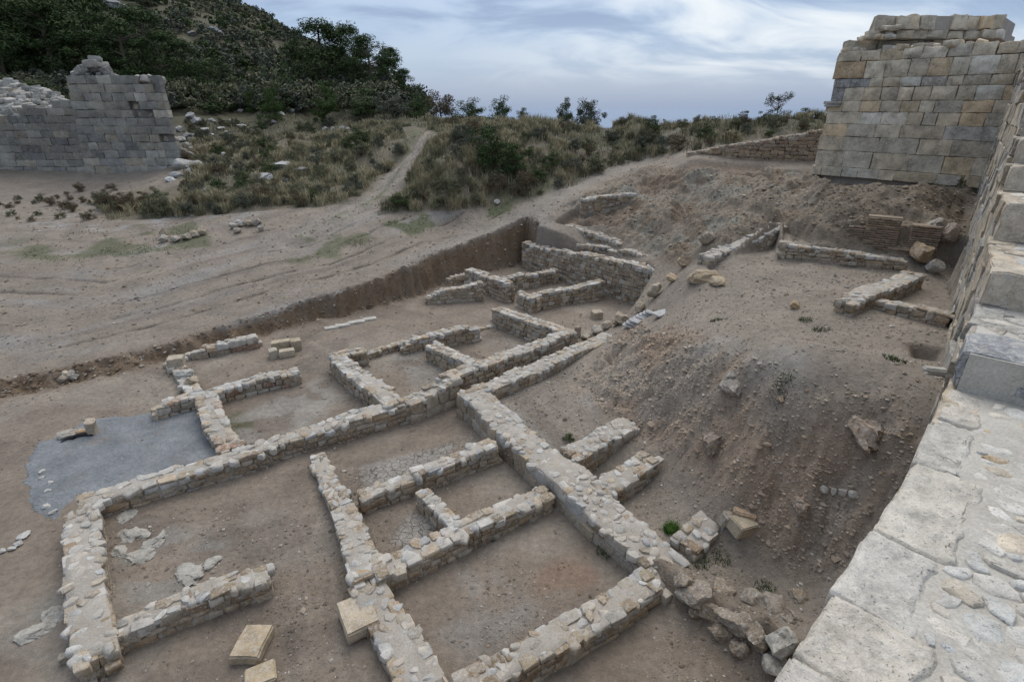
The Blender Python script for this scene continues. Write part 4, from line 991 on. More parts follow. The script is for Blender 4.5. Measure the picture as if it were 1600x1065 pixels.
for i,(x,y,w,h,c) in enumerate([(1066,905,34,.34,(.27,.24,.20)),(1088,925,60,.46,(.29,.265,.235)),(1112,950,40,.34,(.28,.24,.19)),(1148,965,58,.44,(.27,.245,.21)),(1176,935,46,.36,(.29,.27,.245)),(1212,942,44,.34,(.30,.28,.25)),(1186,990,46,.36,(.26,.225,.18)),(1130,920,44,.30,(.27,.235,.19)),(1236,968,40,.32,(.25,.225,.19)),(1085,950,30,.3,(.26,.22,.17)),(1125,985,34,.3,(.27,.23,.18)),(1160,1010,36,.3,(.26,.22,.17)),(1250,930,30,.26,(.26,.22,.17))]):
    boulder(['small rough stone where the widest wall crumbles away','widest lumpy grey conglomerate boulder past the crumbled end of the widest wall','stone wedged below the lumpy grey conglomerate boulder','lumpy boulder in the middle of the collapsed wall line','pointed grey boulder on the uphill side of the collapsed wall line','boulder with a pale edge on the uphill side of the collapsed wall line','brown boulder just above the big smooth pale boulder','brown stone half buried uphill of the lumpy grey boulder','dark stone nearest the walkway edge in the collapsed wall line','brown stone in the low bank under the lumpy grey boulder','tan stone in the low bank below the collapsed wall line','brown stone in the low bank beside the big smooth pale boulder','half buried brown stone at the uphill end of the collapsed wall line'][i],x,y,w*1.1,h*.85,(c[0]*.95,c[1]*.86,c[2]*.76),seed=50+i,sink=.62,group='boulders of the collapsed wall line',tilt=R.uniform(-.3,.3))
boulder('big smooth pale boulder at the low end of the collapsed wall line',1213,1022,54,.42,(.40,.37,.315),seed=70,sink=-.05,yaw=.6)
boulder('cracked grey stone under the big smooth pale boulder',1207,1048,46,.3,(.33,.30,.255),'stone','stone',seed=71,sink=.1)
boulder('large grey conglomerate outcrop on the shoulder of the spoil mound',1143,600,58,.5,(.27,.235,.195),seed=80,sink=.55,rough=.10,dep=.7)
boulder('lumpy earth outcrop low on the flank of the spoil mound',1118,692,46,.5,(.28,.22,.17),seed=81,sink=.55,rough=.1)
boulder('broad reddish outcrop on the flank of the spoil mound near the fortress wall',1355,668,90,.45,(.29,.222,.165),seed=82,sink=.66,rough=.10,dep=.6)
boulder('small reddish outcrop at the bottom of the spoil mound',1255,790,40,.35,(.28,.21,.155),seed=83,sink=.55,rough=.1)
boulder('small orange stone on the crest of the spoil mound',1219,627,14,.15,(.38,.28,.18),'stone','stone',seed=84)
boulder('orange stone alone in the middle of the plateau',1241,481,17,.2,(.42,.29,.16),'stone','stone',seed=85,sink=.1)
block('pale rectangular block lying by the foot of the fortress wall',1459,583,(.30,.15,.13),-14,(.42,.40,.35),rough=.009)
boulder('large orange boulder in the corner of the pit near the fortress wall',1437,408,42,.55,(.36,.255,.155),seed=87,sink=.05)
boulder('grey boulder below the large orange boulder in the pit corner',1458,426,26,.42,(.32,.29,.25),seed=88,sink=.1)
boulder('reddish boulder higher up in the pit corner',1478,375,34,.6,(.28,.21,.16),seed=89,sink=.2)
boulder('grey boulder between the brick pier and the fortress wall',1462,362,34,.5,(.31,.27,.22),seed=90,sink=.2)
for i,(x,y,w) in enumerate([(1286,768,13),(1302,771,9),(1316,772,12),(1333,776,17)]):
    boulder('small pale stone in the short row low on the spoil mound',x,y,w,.14,(.42,.39,.34),'stone','stone',seed=95+i,group='row of pale stones on the spoil mound')
boulder('tan weathered lump of bedrock at the low end of the white capped wall',1100,432,50,.4,(.36,.27,.17),seed=100,sink=.45,dep=.7)
boulder('layered tan bedrock step below the white capped wall',1122,440,48,.35,(.38,.29,.185),seed=101,sink=.45,dep=.6)
boulder('orange boulder above the end of the back wall',1070,415,26,.4,(.35,.25,.16),seed=102,sink=.1)
boulder('round tan boulder in the earth slope above the white capped wall',1105,378,32,.55,(.29,.235,.17),seed=103,sink=.3)
boulder('white angular slab lying in the grass beside the footpath',777,318,12,.25,(.52,.50,.46),'stone','stone',seed=104,sink=.1)
for i,(x,y,w,h) in enumerate([(256,378,16,.36),(257,371,15,.5),(275,377,16,.3),(292,374,18,.34),(305,370,16,.34),(317,366,17,.4),(366,357,16,.3),(378,353,18,.34),(390,352,18,.3),(402,351,18,.34),(408,361,12,.3),(372,364,12,.3)]):
    boulder('tan block in the loose line left of the grass patch' if i<6 else 'tan block in the loose line near the foot of the track',x,y,w,h,pick([(TAN,2),(PALE,1),(ORANGE,.6)]),'stone','stone',seed=110+i,sink=.1,group='tan blocks in the left loose line' if i<6 else 'tan blocks in the right loose line')
for i,(x,y,w,h) in enumerate([(205,835,62,.2),(238,850,44,.2),(185,862,34,.15),(215,870,52,.18),(200,805,40,.1),(252,838,30,.16),(298,895,58,.13),(330,878,34,.10),(60,985,60,.16),(85,960,50,.14)]):
    boulder('weathered grey white bedrock breaking through the floor of the left room' if i<8 else 'grey bedrock showing in the dirt outside the thick white topped wall',x,y,w,h,(.34,.315,.27),'bedrock','bedrock_outcrop',seed=130+i,sink=.56,rough=.11,group='bedrock in the left room floor' if i<8 else 'bedrock outside the left room',dep=.7)
# white rocks strewn over the slopes on the left
rp=[(290,262,34,.8),(297,248,26,.7),(286,240,18,.6),(302,264,22,.5),(284,222,16,.6),(292,230,14,.5),(281,205,14,.6),(296,215,18,.6),(276,276,26,.4),(266,282,20,.3),(310,260,22,.5),(300,235,14,.4),(312,250,10,.3),(325,232,14,.4),(298,185,18,.7),(311,192,22,.6),(331,190,13,.4),(375,165,16,.5),(376,175,12,.4),(378,198,22,.3),(345,202,14,.3),(362,190,8,.3),(428,192,10,.4),(425,248,14,.5),(447,283,12,.3),(440,262,40,.5),(412,280,36,.5),(470,268,26,.4),(508,203,9,.4),(535,202,10,.4),(543,204,10,.4),(520,202,7,.3),(300,270,18,.4),(285,262,26,.6),(305,275,12,.3),(318,300,10,.3),(340,268,10,.3),(350,243,10,.3),(300,220,12,.4),(330,212,12,.3),(357,210,14,.4),(320,205,16,.4),(440,180,14,.4),(455,174,12,.4),(330,170,18,.5),(345,150,14,.4),(528,152,18,.4),(545,160,14,.4),(590,205,8,.3),(395,205,10,.3)]
for i,(x,y,w,h) in enumerate(rp):
    o=boulder('pale limestone rock strewn over the scrubby slope beside the ruin',x,y,w,h,pick([((.40,.39,.37),3),((.34,.33,.31),2)]),'rock','limestone_rock',seed=150+i,sink=.25,group='limestone rocks on the scrubby slope')
# rocks on the hill
for i,(x,y,w,h) in enumerate([(180,14,34,2.0),(335,52,20,1.6),(345,55,12,1.2),(262,36,12,1.2),(300,55,16,1),(140,5,20,1.2),(5,16,18,1.2)]):
    boulder('grey crag showing through the scrub on the hill',x,y,w,h,(.26,.255,.26),'crag','rock_crag',seed=200+i,sink=.25,group='grey crags on the hill')
# ---- brick piers of the pit
def brick_pier(label,x0,x1,ybase,ytop,zb,depth=.3):
    a=at(x0,ybase,zb); t0=proj(a)[2]; wdt=(x1-x0)*float(t0)/F*1.08; wa=at(1222,377,3.28)[:2]; wb_=at(1412,404,3.18)[:2]; d=(wb_-wa)/np.linalg.norm(wb_-wa); nn=np.array([d[1],-d[0]]); 
    if np.dot(nn,-a[:2])<0: nn=-nn
    ht=zof(a[:2],ytop)-zb; root=thing('brick_pier',a,label,'brick pier'); rz=math.atan2(d[1],d[0])
    V_,q,t=prism([(0,0),(1,0),(1,1),(0,1)],0,1); V_=np.array([(d[0]*u*wdt-nn[0]*(.02+v*depth),d[1]*u*wdt-nn[1]*(.02+v*depth),z*(ht-.02)-.3*(1-z)) for u,v,z in V_]); link('brick_core',mesh_np('brick_core',V_,[q,t],M_EARTHM,False),root)
    ch=.062; r=0; BM=[mesh_np('brick',*ashlar(.26,.12,.046,k,0,.006,(2,1,1),.012),M_BRICK) for k in range(4)]
    while (r+1)*ch<ht+.01:
        u=-.13*(r%2); rag=R.uniform(0,.05) if (r+3)*ch>ht else 0
        while u<wdt-.04:
            w=.27; uu=max(u,0); ww=min(u+w,wdt-rag)-uu
            if ww>.05:
                p=d*(uu+ww/2)+nn*R.uniform(-.012,.012)
                link('brick',R.choice(BM),root,M=Matrix.Translation(Vector((p[0],p[1],(r+.5)*ch)))@Euler((0,0,rz+R.uniform(-.03,.03))).to_matrix().to_4x4()@Matrix.Diagonal((ww/.27,1,1,1)),color=pick([((.27,.20,.145),3),((.24,.18,.135),3),((.31,.25,.185),2)]))
            u+=w
        r+=1
brick_pier('left hand and taller brick pier in the side of the pit',1344,1384,389,336,3.2)
brick_pier('right hand brick pier beside the recess in the side of the pit',1412,1447,399,350,3.14)
brick_pier('low broken stretch of brickwork left of the taller brick pier',1318,1343,384,350,3.22)
brick_pier('low brick sill of the recess between the two brick piers',1384,1412,396,384,3.18)
# ---- grey screed laid over black membrane
SCR=[(55,690),(100,672),(160,655),(235,647),(312,632),(330,650),(350,705),(346,712),(250,742),(130,772),(98,792),(96,812),(60,806),(40,775),(46,725)]
gx=np.arange(-14,-5,.06); gy=np.arange(7,13.5,.06); SX,SY=np.meshgrid(gx,gy); SZ=hz(SX,SY)
sx,sy,_=proj(np.stack([SX,SY,SZ],-1)); ins=inpoly(sx+fbm(SX*2,SY*2,4,301)*20,sy+fbm(SX*2+9,SY*2,4,302)*14,SCR)
TH=blur(ins.astype(float),4)
SZ=SZ+.035*TH-.012+fbm(SX*6,SY*2.5,3,303)*.022*TH
ii=np.arange(SX.size).reshape(SX.shape); qq=np.stack([ii[:-1,:-1],ii[:-1,1:],ii[1:,1:],ii[1:,:-1]],-1)[blur(ins.astype(float),1)[:-1,:-1]>.3].reshape(-1,4); u_,inv=np.unique(qq,return_inverse=True)
link('grey_screed',mesh_np('grey_screed',np.stack([SX,SY,SZ],-1).reshape(-1,3)[u_],[inv.reshape(-1,4)],M_GREY),kind='structure')
for i,(x,y,w) in enumerate([(66,738,10),(66,748,9),(80,755,9),(75,768,10),(73,792,14),(84,801,13),(30,850,14),(20,858,12),(38,838,20),(5,862,10)]):
    boulder('small white stone lying along the ragged end of the grey screed',x,y,w,.07,(.46,.44,.40),'stone','stone',seed=260+i,sink=.1,group='white stones at the ragged end of the screed')
def membrane(label,pl,hgt):
    V_=[];Q_=[]
    for i,(x,y) in enumerate(pl):
        g=gp(x,y); g=g+np.array([0,-.04,0])
        for k in range(3): V_.append((g[0]+R.uniform(-.01,.01),g[1]-k*.025+R.uniform(-.01,.01),g[2]+.03+hgt*math.sin(math.pi*(i+.3)/len(pl))*(1-k*.42)))
        if i:
            for k in range(2): o=(i-1)*3+k; Q_.append((o,o+3,o+4,o+1))
    me=mesh_np('membrane',V_,[np.array(Q_)],M_BLACK); o=link('membrane',me); m=o.modifiers.new('thick','SOLIDIFY'); m.thickness=.006; set_thing(o,label,'plastic sheet')
membrane('crumpled edge of black membrane under the low stones beside the grey screed',[(100,689),(106,688),(112,686),(119,686),(126,683),(134,681),(141,680),(150,679)],.11)
membrane('black membrane edge poking up in the corner of the screed by the T junction wall',[(300,640),(304,637),(308,635),(311,636),(313,642),(314,650)],.13)

# ------------------------------------------------------------------ pebbles and clods
def scatter_polar(n,r0,r1,rs,spread=50):
    a=np.radians(rs.uniform(-spread,spread,n)); r=r0*(r1/r0)**rs.rand(n); return np.sin(a)*r,np.cos(a)*r,r
def inwalls(x,y): return np.zeros(len(x),bool)
def cell(a,x,y):
    i=np.clip(np.searchsorted(GX,x)-1,0,len(GX)-2); j=np.clip(np.searchsorted(GY,y)-1,0,len(GY)-2); return a[j,i]
OCT=np.array([(1,0,0),(-1,0,0),(0,1,0),(0,-1,0),(0,0,1),(0,0,-1)],float); OCF=np.array([(0,2,4),(2,1,4),(1,3,4),(3,0,4),(2,0,5),(1,2,5),(3,1,5),(0,3,5)])
ICV,ICF=ico(0)
def bits(name,x,y,size,cols,rs,base=(OCT,OCF),flat=.6,sink=.25,mat=None,smooth=False):
    BV,BF=base; n=len(x); z=hz(x,y); J=1+rs.uniform(-.35,.35,(n,len(BV),3)); V=BV[None]*J*size[:,None,None]*.5*np.stack([1+rs.uniform(-.1,.5,n),np.ones(n),np.full(n,flat)],-1)[:,None,:]
    a=rs.uniform(0,6.28,n); c,s_=np.cos(a)[:,None],np.sin(a)[:,None]
    Vx=V[...,0]*c-V[...,1]*s_; Vy=V[...,0]*s_+V[...,1]*c; V=np.stack([Vx+x[:,None],Vy+y[:,None],V[...,2]+(z+size*flat*(.5-sink))[:,None]],-1)
    Fq=(BF[None]+(np.arange(n)*len(BV))[:,None,None]).reshape(-1,3); C=np.repeat(cols,len(BV),0)
    return link(name,mesh_np(name,V.reshape(-1,3),[Fq],mat or M_PEB,smooth,C),kind='stuff')
rs=np.random.RandomState(5)
x,y,r=scatter_polar(150000,5.0,42,rs)
v_=cell(vegm,x,y); smv=cell(sm,x,y); slv=cell(slope_hi,x,y); pv=cell(pitf,x,y); iv=cell(inn,x,y); mv=cell(moundm,x,y); tv=np.exp(-(cell(TD,x,y)/1.4)**2)
cl_=sstep(fbm(x*.7,y*.7,3,401),-.25,.35)
dens=.10+.20*cl_; dens=np.where(iv>.5,.05+.20*cl_**2,dens); dens=np.where(mv>.5,.18+.3*cl_,dens); dens=np.maximum(dens,.85*smv); dens=np.maximum(dens,.6*slv); dens=np.maximum(dens,.6*pv); dens=np.where(v_>.5,.10,dens); dens=np.maximum(dens,.5*tv)
k=rs.rand(len(x))<dens; x,y,r=x[k],y[k],r[k]
sz=np.exp(rs.normal(math.log(.02),.45,len(x)))*(.65+r/15)
sz=np.clip(sz,.010,.13)
local=np.stack([cell(soil[...,i],x,y) for i in range(3)],-1)
pale=rs.rand(len(x)); col=local*rs.uniform(.8,1.35,(len(x),1)); col=np.where((pale<.16)[:,None],np.array([.38,.35,.31])*rs.uniform(.8,1.2,(len(x),1)),col); col=np.where((pale>.95)[:,None],np.array([.30,.21,.13])*rs.uniform(.8,1.2,(len(x),1)),col)
bits('pebbles',x,y,sz,col,rs)
x=rs.uniform(-14,1.2,60000); y=rs.uniform(11,26,60000); k=(cell(bank,x,y)>.35)&(rs.rand(len(x))<.5); x,y=x[k],y[k]; sz=np.clip(np.exp(rs.normal(math.log(.045),.5,len(x))),.02,.14)
bits('bank_stones',x,y,sz,np.where((rs.rand(len(x))<.3)[:,None],np.array([.30,.26,.21]),np.array([.17,.125,.09]))*rs.uniform(.75,1.25,(len(x),1)),rs,(ICV,ICF),.7,.4)
# crumbling clods and flakes of the spoil mound, the slope and the pit side
x,y,r=scatter_polar(230000,5.5,26,rs,52); w=np.maximum.reduce([cell(sm,x,y),cell(slope_hi,x,y)*.55,cell(pitf,x,y)*.9]); k=(w>.25)&(rs.rand(len(x))<w*(.45+.55*sstep(fbm(x*1.1,y*1.1,3,411),-.25,.2))*.85); x,y,r=x[k],y[k],r[k]
sz=np.clip(np.exp(rs.normal(math.log(.036),.50,len(x)))*(.7+r/25),.016,.22); local=np.stack([cell(soil[...,i],x,y) for i in range(3)],-1)*rs.uniform(.80,1.25,(len(x),1))
k=(sz>.06)&(rs.rand(len(sz))<.38); bits('soil_lumps',x[k],y[k],sz[k]*.9,local[k],rs,(ICV,ICF),.55,.36,None,False); k=sz<=.06; bits('soil_clods',x[k],y[k],sz[k],local[k],rs,(OCT,OCF),.6,.3,None,False)
# ------------------------------------------------------------------ foliage
def leaves(clumps,size,cols,rs,up=.3,el=1.7):
    """clumps: (centre, radius(3), count). Returns a mass of small leaf faces"""
    P_=[];N_=[]
    for c,rad,n in clumps:
        d=rs.randn(n,3); d/=np.linalg.norm(d,axis=1,keepdims=True); q=d*(rs.rand(n,1)**.35)*np.asarray(rad); P_.append(np.asarray(c)+q); N_.append(d+rs.randn(n,3)*.6+np.array([0,0,up]))
    P_=np.concatenate(P_); N_=np.concatenate(N_); N_/=np.linalg.norm(N_,axis=1,keepdims=True)+1e-9; n=len(P_)
    a=np.cross(N_,rs.randn(n,3)); a/=np.linalg.norm(a,axis=1,keepdims=True)+1e-9; b=np.cross(N_,a); sz=size*rs.uniform(.6,1.35,(n,1))
    V=np.stack([P_-a*sz*.5*el,P_-b*sz*.34,P_+a*sz*.5*el,P_+b*sz*.34],1).reshape(-1,3)
    C=np.array(cols)[rs.randint(0,len(cols),n)]*rs.uniform(.78,1.22,(n,1)); return V,np.arange(n*4).reshape(n,4),np.repeat(C,4,0)
def crown_clumps(rs,n,rx,rz,per,cz=.0,low=.0):
    o=[]
    for _ in range(n):
        d=rs.randn(3); d/=np.linalg.norm(d); d[2]=abs(d[2]) if rs.rand()>low else d[2]
        k=rs.uniform(.35,1.0); c=np.array([d[0]*rx*k,d[1]*rx*k,cz+d[2]*rz*k]); q=rs.uniform(.16,.34)*rx; o.append((c,(q*1.25,q*1.25,q*.8),int(per*rs.uniform(.6,1.4))))
    return o
GREEN=[(0.0574, 0.0846, 0.0318), (0.0819, 0.1076, 0.0406), (0.0459, 0.0692, 0.0318), (0.0983, 0.1153, 0.0507)]; PINE=[(0.0422, 0.0685, 0.0248), (0.0631, 0.0896, 0.0323), (0.0309, 0.0501, 0.0223), (0.073, 0.0949, 0.0373)]
OLIVE=[(0.1463, 0.1501, 0.0862), (0.117, 0.119, 0.069), (0.1755, 0.1647, 0.1035), (0.0975, 0.1098, 0.0604)]; GREYG=[(0.1194, 0.1251, 0.0932), (0.0983, 0.1054, 0.0807), (0.0842, 0.0922, 0.0621)]; BRN=[(0.135, 0.1013, 0.0607), (0.108, 0.081, 0.0513), (0.162, 0.1283, 0.081), (0.081, 0.0743, 0.0473)]; BRIGHT=[(.065,.10,.03),(.085,.12,.04),(.05,.085,.026)]
def stem_mesh(name,h,r0,r1,rs,limbs=5,spread=.6):
    parts=[]
    def tube(a,b,ra,rb,n=6):
        a=np.array(a,float);b=np.array(b,float);d=b-a;d/=np.linalg.norm(d);u=np.cross(d,[.3,.2,.9]);u/=np.linalg.norm(u);v=np.cross(d,u)
        V=[a+(u*math.cos(t)+v*math.sin(t))*ra for t in np.linspace(0,6.283,n,endpoint=False)]+[b+(u*math.cos(t)+v*math.sin(t))*rb for t in np.linspace(0,6.283,n,endpoint=False)]
        parts.append((np.array(V),np.array([(i,(i+1)%n,n+(i+1)%n,n+i) for i in range(n)]),np.array([(n,n+1,n+2)])))
    m=np.array([rs.uniform(-.06,.06)*h,rs.uniform(-.06,.06)*h,h*.5]); tp=m+np.array([rs.uniform(-.08,.08)*h,rs.uniform(-.08,.08)*h,h*.45])
    tube((0,0,-.3),m,r0,(r0+r1)/2); tube(m,tp,(r0+r1)/2,r1)
    for i in range(limbs):
        f=rs.uniform(.25,.95); s0=(m*f*2 if f<.5 else m+(tp-m)*(f-.5)*2); a=rs.uniform(0,6.28); L=h*rs.uniform(.2,.45)*spread
        tube(s0,s0+np.array([math.cos(a)*L,math.sin(a)*L,L*rs.uniform(.2,.7)]),r1*1.3,r1*.35,5)
    V,Fq=join(parts); return mesh_np(name,V,Fq,M_BARK)
# mesh kinds, unit height about 1 (pines 1 high, shrubs 1 wide)
rsf=np.random.RandomState(77)
def pine_kind(seed):
    rs=np.random.RandomState(seed); cl=[]
    for i in range(46):
        h=rs.uniform(.16,1.0); rad=.44*(1-((h-.42)/.62)**2 if h>.42 else .75+.25*(h-.16)/.26); rad=max(rad,.05); a=rs.uniform(0,6.28); k=rs.uniform(.45,1.0)
        q=rs.uniform(.07,.13); cl.append(((math.cos(a)*rad*k,math.sin(a)*rad*k,h-.04),(q*1.3,q*1.3,q*.75),int(rs.uniform(130,230))))
    V,Fq,C=leaves(cl,.0165,PINE,rs,.5,2.4); return mesh_np('crown',V,[Fq],M_LEAF,False,C),stem_mesh('trunk',.85,.028,.010,rs,9,.7)
PK=[pine_kind(300+i) for i in range(5)]
def shrub_kind(seed,cols,n=22,per=60,rz=.5,size=.024,rx=.42):
    rs=np.random.RandomState(seed); V,Fq,C=leaves(crown_clumps(rs,n,rx,rz,per,.08,.2),size,cols,rs); V[:,2]=np.maximum(V[:,2],-.03); return mesh_np('crown',V,[Fq],M_LEAF,False,C),stem_mesh('stem',.45,.02,.008,rs,7,1.0)
SK={k:[shrub_kind(400+i*10+j,c,*a) for j in range(3)] for i,(k,c,a) in enumerate([('green',GREEN,(30,190,.62)),('pine',PINE,(34,190,.85)),('olive',OLIVE,(26,150,.5)),('grey',GREYG,(26,150,.5)),('brown',BRN,(24,140,.5)),('bright',BRIGHT,(32,200,.95))])}
HKF={k:[shrub_kind(680+i*10+j,c,11,17,.46,.095)[0] for j in range(3)] for i,(k,c) in enumerate([('green',GREEN),('olive',OLIVE),('grey',GREYG),('pine',PINE)])}
HK={k:[shrub_kind(600+i*10+j,c,15,52,.46,.052)[0] for j in range(3)] for i,(k,c) in enumerate([('green',GREEN),('olive',OLIVE),('grey',GREYG),('pine',PINE)])}
def pine(label,x,t,ybase,ytop,group=None,wide=1.0,k=None):
    b=atd(x,ybase,t); gz=float(hz(b[0],b[1])); h=max((ybase-ytop)*t/F,1.5)*1.03; b[2]=min(gz,b[2]) if abs(gz-b[2])<3 else gz
    root=thing('pine_tree',b,label,'tree',group); i=R.randrange(5) if k is None else k
    for nm,me in zip(('crown','trunk'),PK[i]):
        o=link(nm,me,root); o.scale=(h*wide,h*wide,h); o.rotation_euler=(0,0,R.uniform(0,6))
    return root
def shrub(label,x,y,wpx,hpx,kind,t=None,group=None,name='shrub',cat='shrub'):
    if t is None: b=gp(x,y); t=float(proj(b)[2])
    else: b=atd(x,y,t); b[2]=min(float(hz(b[0],b[1])),b[2])
    w=wpx*t/F; h=hpx*t/F; root=thing(name,b,label,cat,group); k=R.randrange(3)
    zmax={'green':.66,'pine':.9,'olive':.55,'grey':.55,'brown':.55,'bright':.98}[kind]
    for nm,me in zip(('crown','stem'),SK[kind][k]):
        o=link(nm,me,root); o.scale=(w,w,h/zmax); o.rotation_euler=(0,0,R.uniform(0,6))
    return root
G1='dark pines behind the left ruin'
for x,t,yb,yt in [(-40,58,135,-30),(12,56,132,0),(50,62,128,-20),(92,55,132,8),(125,60,126,-10),(205,55,132,40),(235,62,128,25),(262,56,132,52),(292,58,130,60),(325,56,134,80),(-10,70,110,-60),(75,74,105,-50),(160,72,104,-5),(160,56,132,30),(345,64,126,82)]:
    pine('dark pine in the dense stand behind the left ruin',x,t,yb,yt,G1,1.25)
for i,(x,t,yb,yt,w) in enumerate([(508,62,138,34,1.15),(545,64,132,44,1.2),(580,60,138,52,1.1),(610,63,136,62,1.05),(632,60,140,86,1.0),(655,64,138,100,1.0),(480,66,128,80,1.1)]):
    pine(['tallest pine of the hillside group, with a ragged top against the sky','broad pine just right of the tallest one in the hillside group','middle pine of the hillside group','pine on the sloping skyline side of the hillside group','lower pine near the end of the hillside group','last small dark pine at the sky end of the hillside group','low dark pine on the hill side of the tallest pine'][i],x,t,yb,yt,'pines on the skyline of the hill',w,i%5)
for a in [('light green young pine bush among the rocks right of the ruin',428,188,48,62,'bright'),('smaller light green bush touching the young pine bush',394,176,26,40,'bright'),('bright green cone shaped bush above the dry grass',511,192,50,52,'bright'),('wide dark green bush left of the top of the dirt track',574,184,62,34,'pine'),('rounded dark bush at the left edge of the dirt track',557,238,60,36,'green'),('dark low bush among the grass at the foot of the scrubby slope',377,300,36,26,'green'),('tall soft green bush on the bank right of the dirt track',765,262,78,68,'pine'),('lower dark bush joined to the tall soft green bush',800,272,60,50,'pine'),('grey green bush below the hillside pines',612,182,70,34,'grey'),('low green bush beside the white rocks',390,172,26,18,'olive')]: shrub(*a)
for a in [('dark bush at the start of the skyline row right of the pines',648,182,60,36,'green',52),('brownish bush in the skyline row',690,186,70,44,'brown',48),('wide dark green bush in the middle of the skyline row',735,190,70,34,'green',46),('round green bush with a clear top in the skyline row',782,188,52,40,'green',44),('last thin bush of the skyline row',815,188,36,24,'green',44),('compact dark bush of the pair on the ridge skyline',880,190,36,34,'green',39),('wider airy bush of the pair on the ridge skyline',922,194,60,42,'grey',39),('low dark green bush on the ridge by the tower',1255,194,56,24,'green',35),('dark bush touching the tower on the ridge',1285,192,30,26,'green',35),('tiny bush on the ridge right of the middle',1040,190,20,16,'olive',36)]: shrub(*a)
# thin twiggy tree on the ridge
b=atd(1212,194,34); b[2]=float(hz(b[0],b[1])); root=thing('twiggy_tree',b,'thin nearly bare twiggy tree on the ridge beside the tower','tree'); rs2=np.random.RandomState(91)
link('trunk',stem_mesh('trunk',1.5,.05,.018,rs2,26,1.2),root)
V_,Fq,C=leaves([((rs2.uniform(-.7,.7),rs2.uniform(-.5,.5),rs2.uniform(.5,1.75)),(.2,.2,.16),34) for _ in range(34)],.06,GREYG,rs2); link('crown',mesh_np('crown',V_,[Fq],M_LEAF,False,C),root)
# scrub of the hill: the largest 280 stand alone, the far rest is one mass
hp=[]; rs3=np.random.RandomState(17); tri=0
while len(hp)<1600 and tri<90000:
    tri+=1; a=math.radians(rs3.uniform(-47,3)); r_=52*(235/52)**rs3.rand(); x_=math.sin(a)*r_; y_=math.cos(a)*r_; z_=float(hz(x_,y_)); q=proj((x_,y_,z_))
    if q[2]<10 or not(-60<q[0]<720) or q[1]>175 or q[1]<-60: continue
    hp.append((q[2],x_,y_,z_))
hp.sort(); hp=hp; hf=Fill()
for i,(t,x_,y_,z_) in enumerate(hp):
    kd=R.choices(['green','olive','grey','pine'],[26,34,34,6])[0]; w=R.uniform(1.7,3.8)*(1+t/260); h=w*R.uniform(.75,1.15); me=R.choice(HK[kd])
    M=Matrix.Translation(Vector((x_,y_,z_-.1)))@Matrix.Rotation(R.uniform(0,6),4,'Z')@Matrix.Diagonal((w,w,h,1))
    if i<280:
        o=link('hill_shrub',me,M=M); tone={'olive':'olive','grey':'grey green','green':'mid green','pine':'dark green'}[kd]; set_thing(o,'%s evergreen shrub in the dense scrub covering the hill'%tone,'shrub','%s shrubs covering the hill'%tone)
    else:
        me=R.choice(HKF[kd]); n=len(me.vertices); co=np.empty(n*3,np.float32); me.vertices.foreach_get('co',co); cc=np.empty(n*4,np.float32); me.color_attributes['tint'].data.foreach_get('color',cc)
        MM=np.array(M); hf.V.append(co.reshape(-1,3)@MM[:3,:3].T+MM[:3,3]); hf.C.append(cc.reshape(-1,4)[:,:3]); hf.Q.append(np.arange(n).reshape(-1,4)+hf.n); hf.n+=n
me=mesh_np('hillside_scrub',np.concatenate(hf.V),[np.concatenate(hf.Q)],M_LEAF,False,np.concatenate(hf.C)); link('hillside_scrub',me,kind='stuff')
# low scrub clumps on the banks
vegL=[(285,320),(290,190),(560,190),(640,215),(640,240),(600,285),(540,318),(450,325),(330,335),(170,345),(140,310)]
vegR=[(670,225),(700,195),(900,196),(1280,192),(1270,205),(1080,232),(950,262),(900,290),(800,318),(700,326),(600,330),(615,300),(640,265)]
spots=[]; tri=0
while len(spots)<230 and tri<9000:
    tri+=1; pl=vegL if R.random()<.55 else vegR; x_=R.uniform(140,1280); y_=R.uniform(190,345)
    if not inpoly(np.array(x_),np.array(y_),pl): continue
    g=gp(x_,y_)
    if any((g[0]-a)**2+(g[1]-b)**2<.42 for a,b in spots): continue
    if segdist(np.array(g[0]),np.array(g[1]),TRACK)<1.4: continue
    spots.append((g[0],g[1])); t=float(proj(g)[2]); w=R.uniform(.5,1.7); kd=R.choices(['olive','grey','brown','green'],[36,22,30,12])[0]
    side='left' if pl is vegL else 'right'; tone={'olive':'olive','grey':'grey green','brown':'brown','green':'dark green'}[kd]; o=shrub('low %s scrub clump on the grassy bank %s of the dirt track'%(tone,side),x_,y_,w*F/t,w*.55*F/t,kd,None,'%s scrub clumps %s of the dirt track'%(tone,side),'scrub_clump','scrub')
for x_,y_,w in [(15,325,18),(30,312,16),(28,318,12),(55,318,14),(65,313,22),(80,321,26),(108,326,34),(95,341,22),(115,330,24),(60,336,16),(18,337,20),(50,346,16),(90,310,12),(110,312,14),(130,316,18),(160,313,34),(140,343,30),(175,324,40),(195,318,36),(205,330,40),(105,305,12),(175,298,22),(125,299,26),(140,318,12),(205,306,12),(225,318,40),(240,330,36),(2,320,10),(28,343,10)]:
    shrub('small brown wiry tuft on the stony ground below the ruin',x_,y_,w,w*.5,R.choice(['brown','brown','olive']),None,'brown tufts below the ruin','scrub_clump','scrub')
shrub('leafy green weed on the room floor inside the widest wall',888,686,22,12,'green',None,None,'weed','weed'); shrub('green weed in the shadow of the ruin tower face',1500,292,14,18,'olive',None,None,'weed','weed')
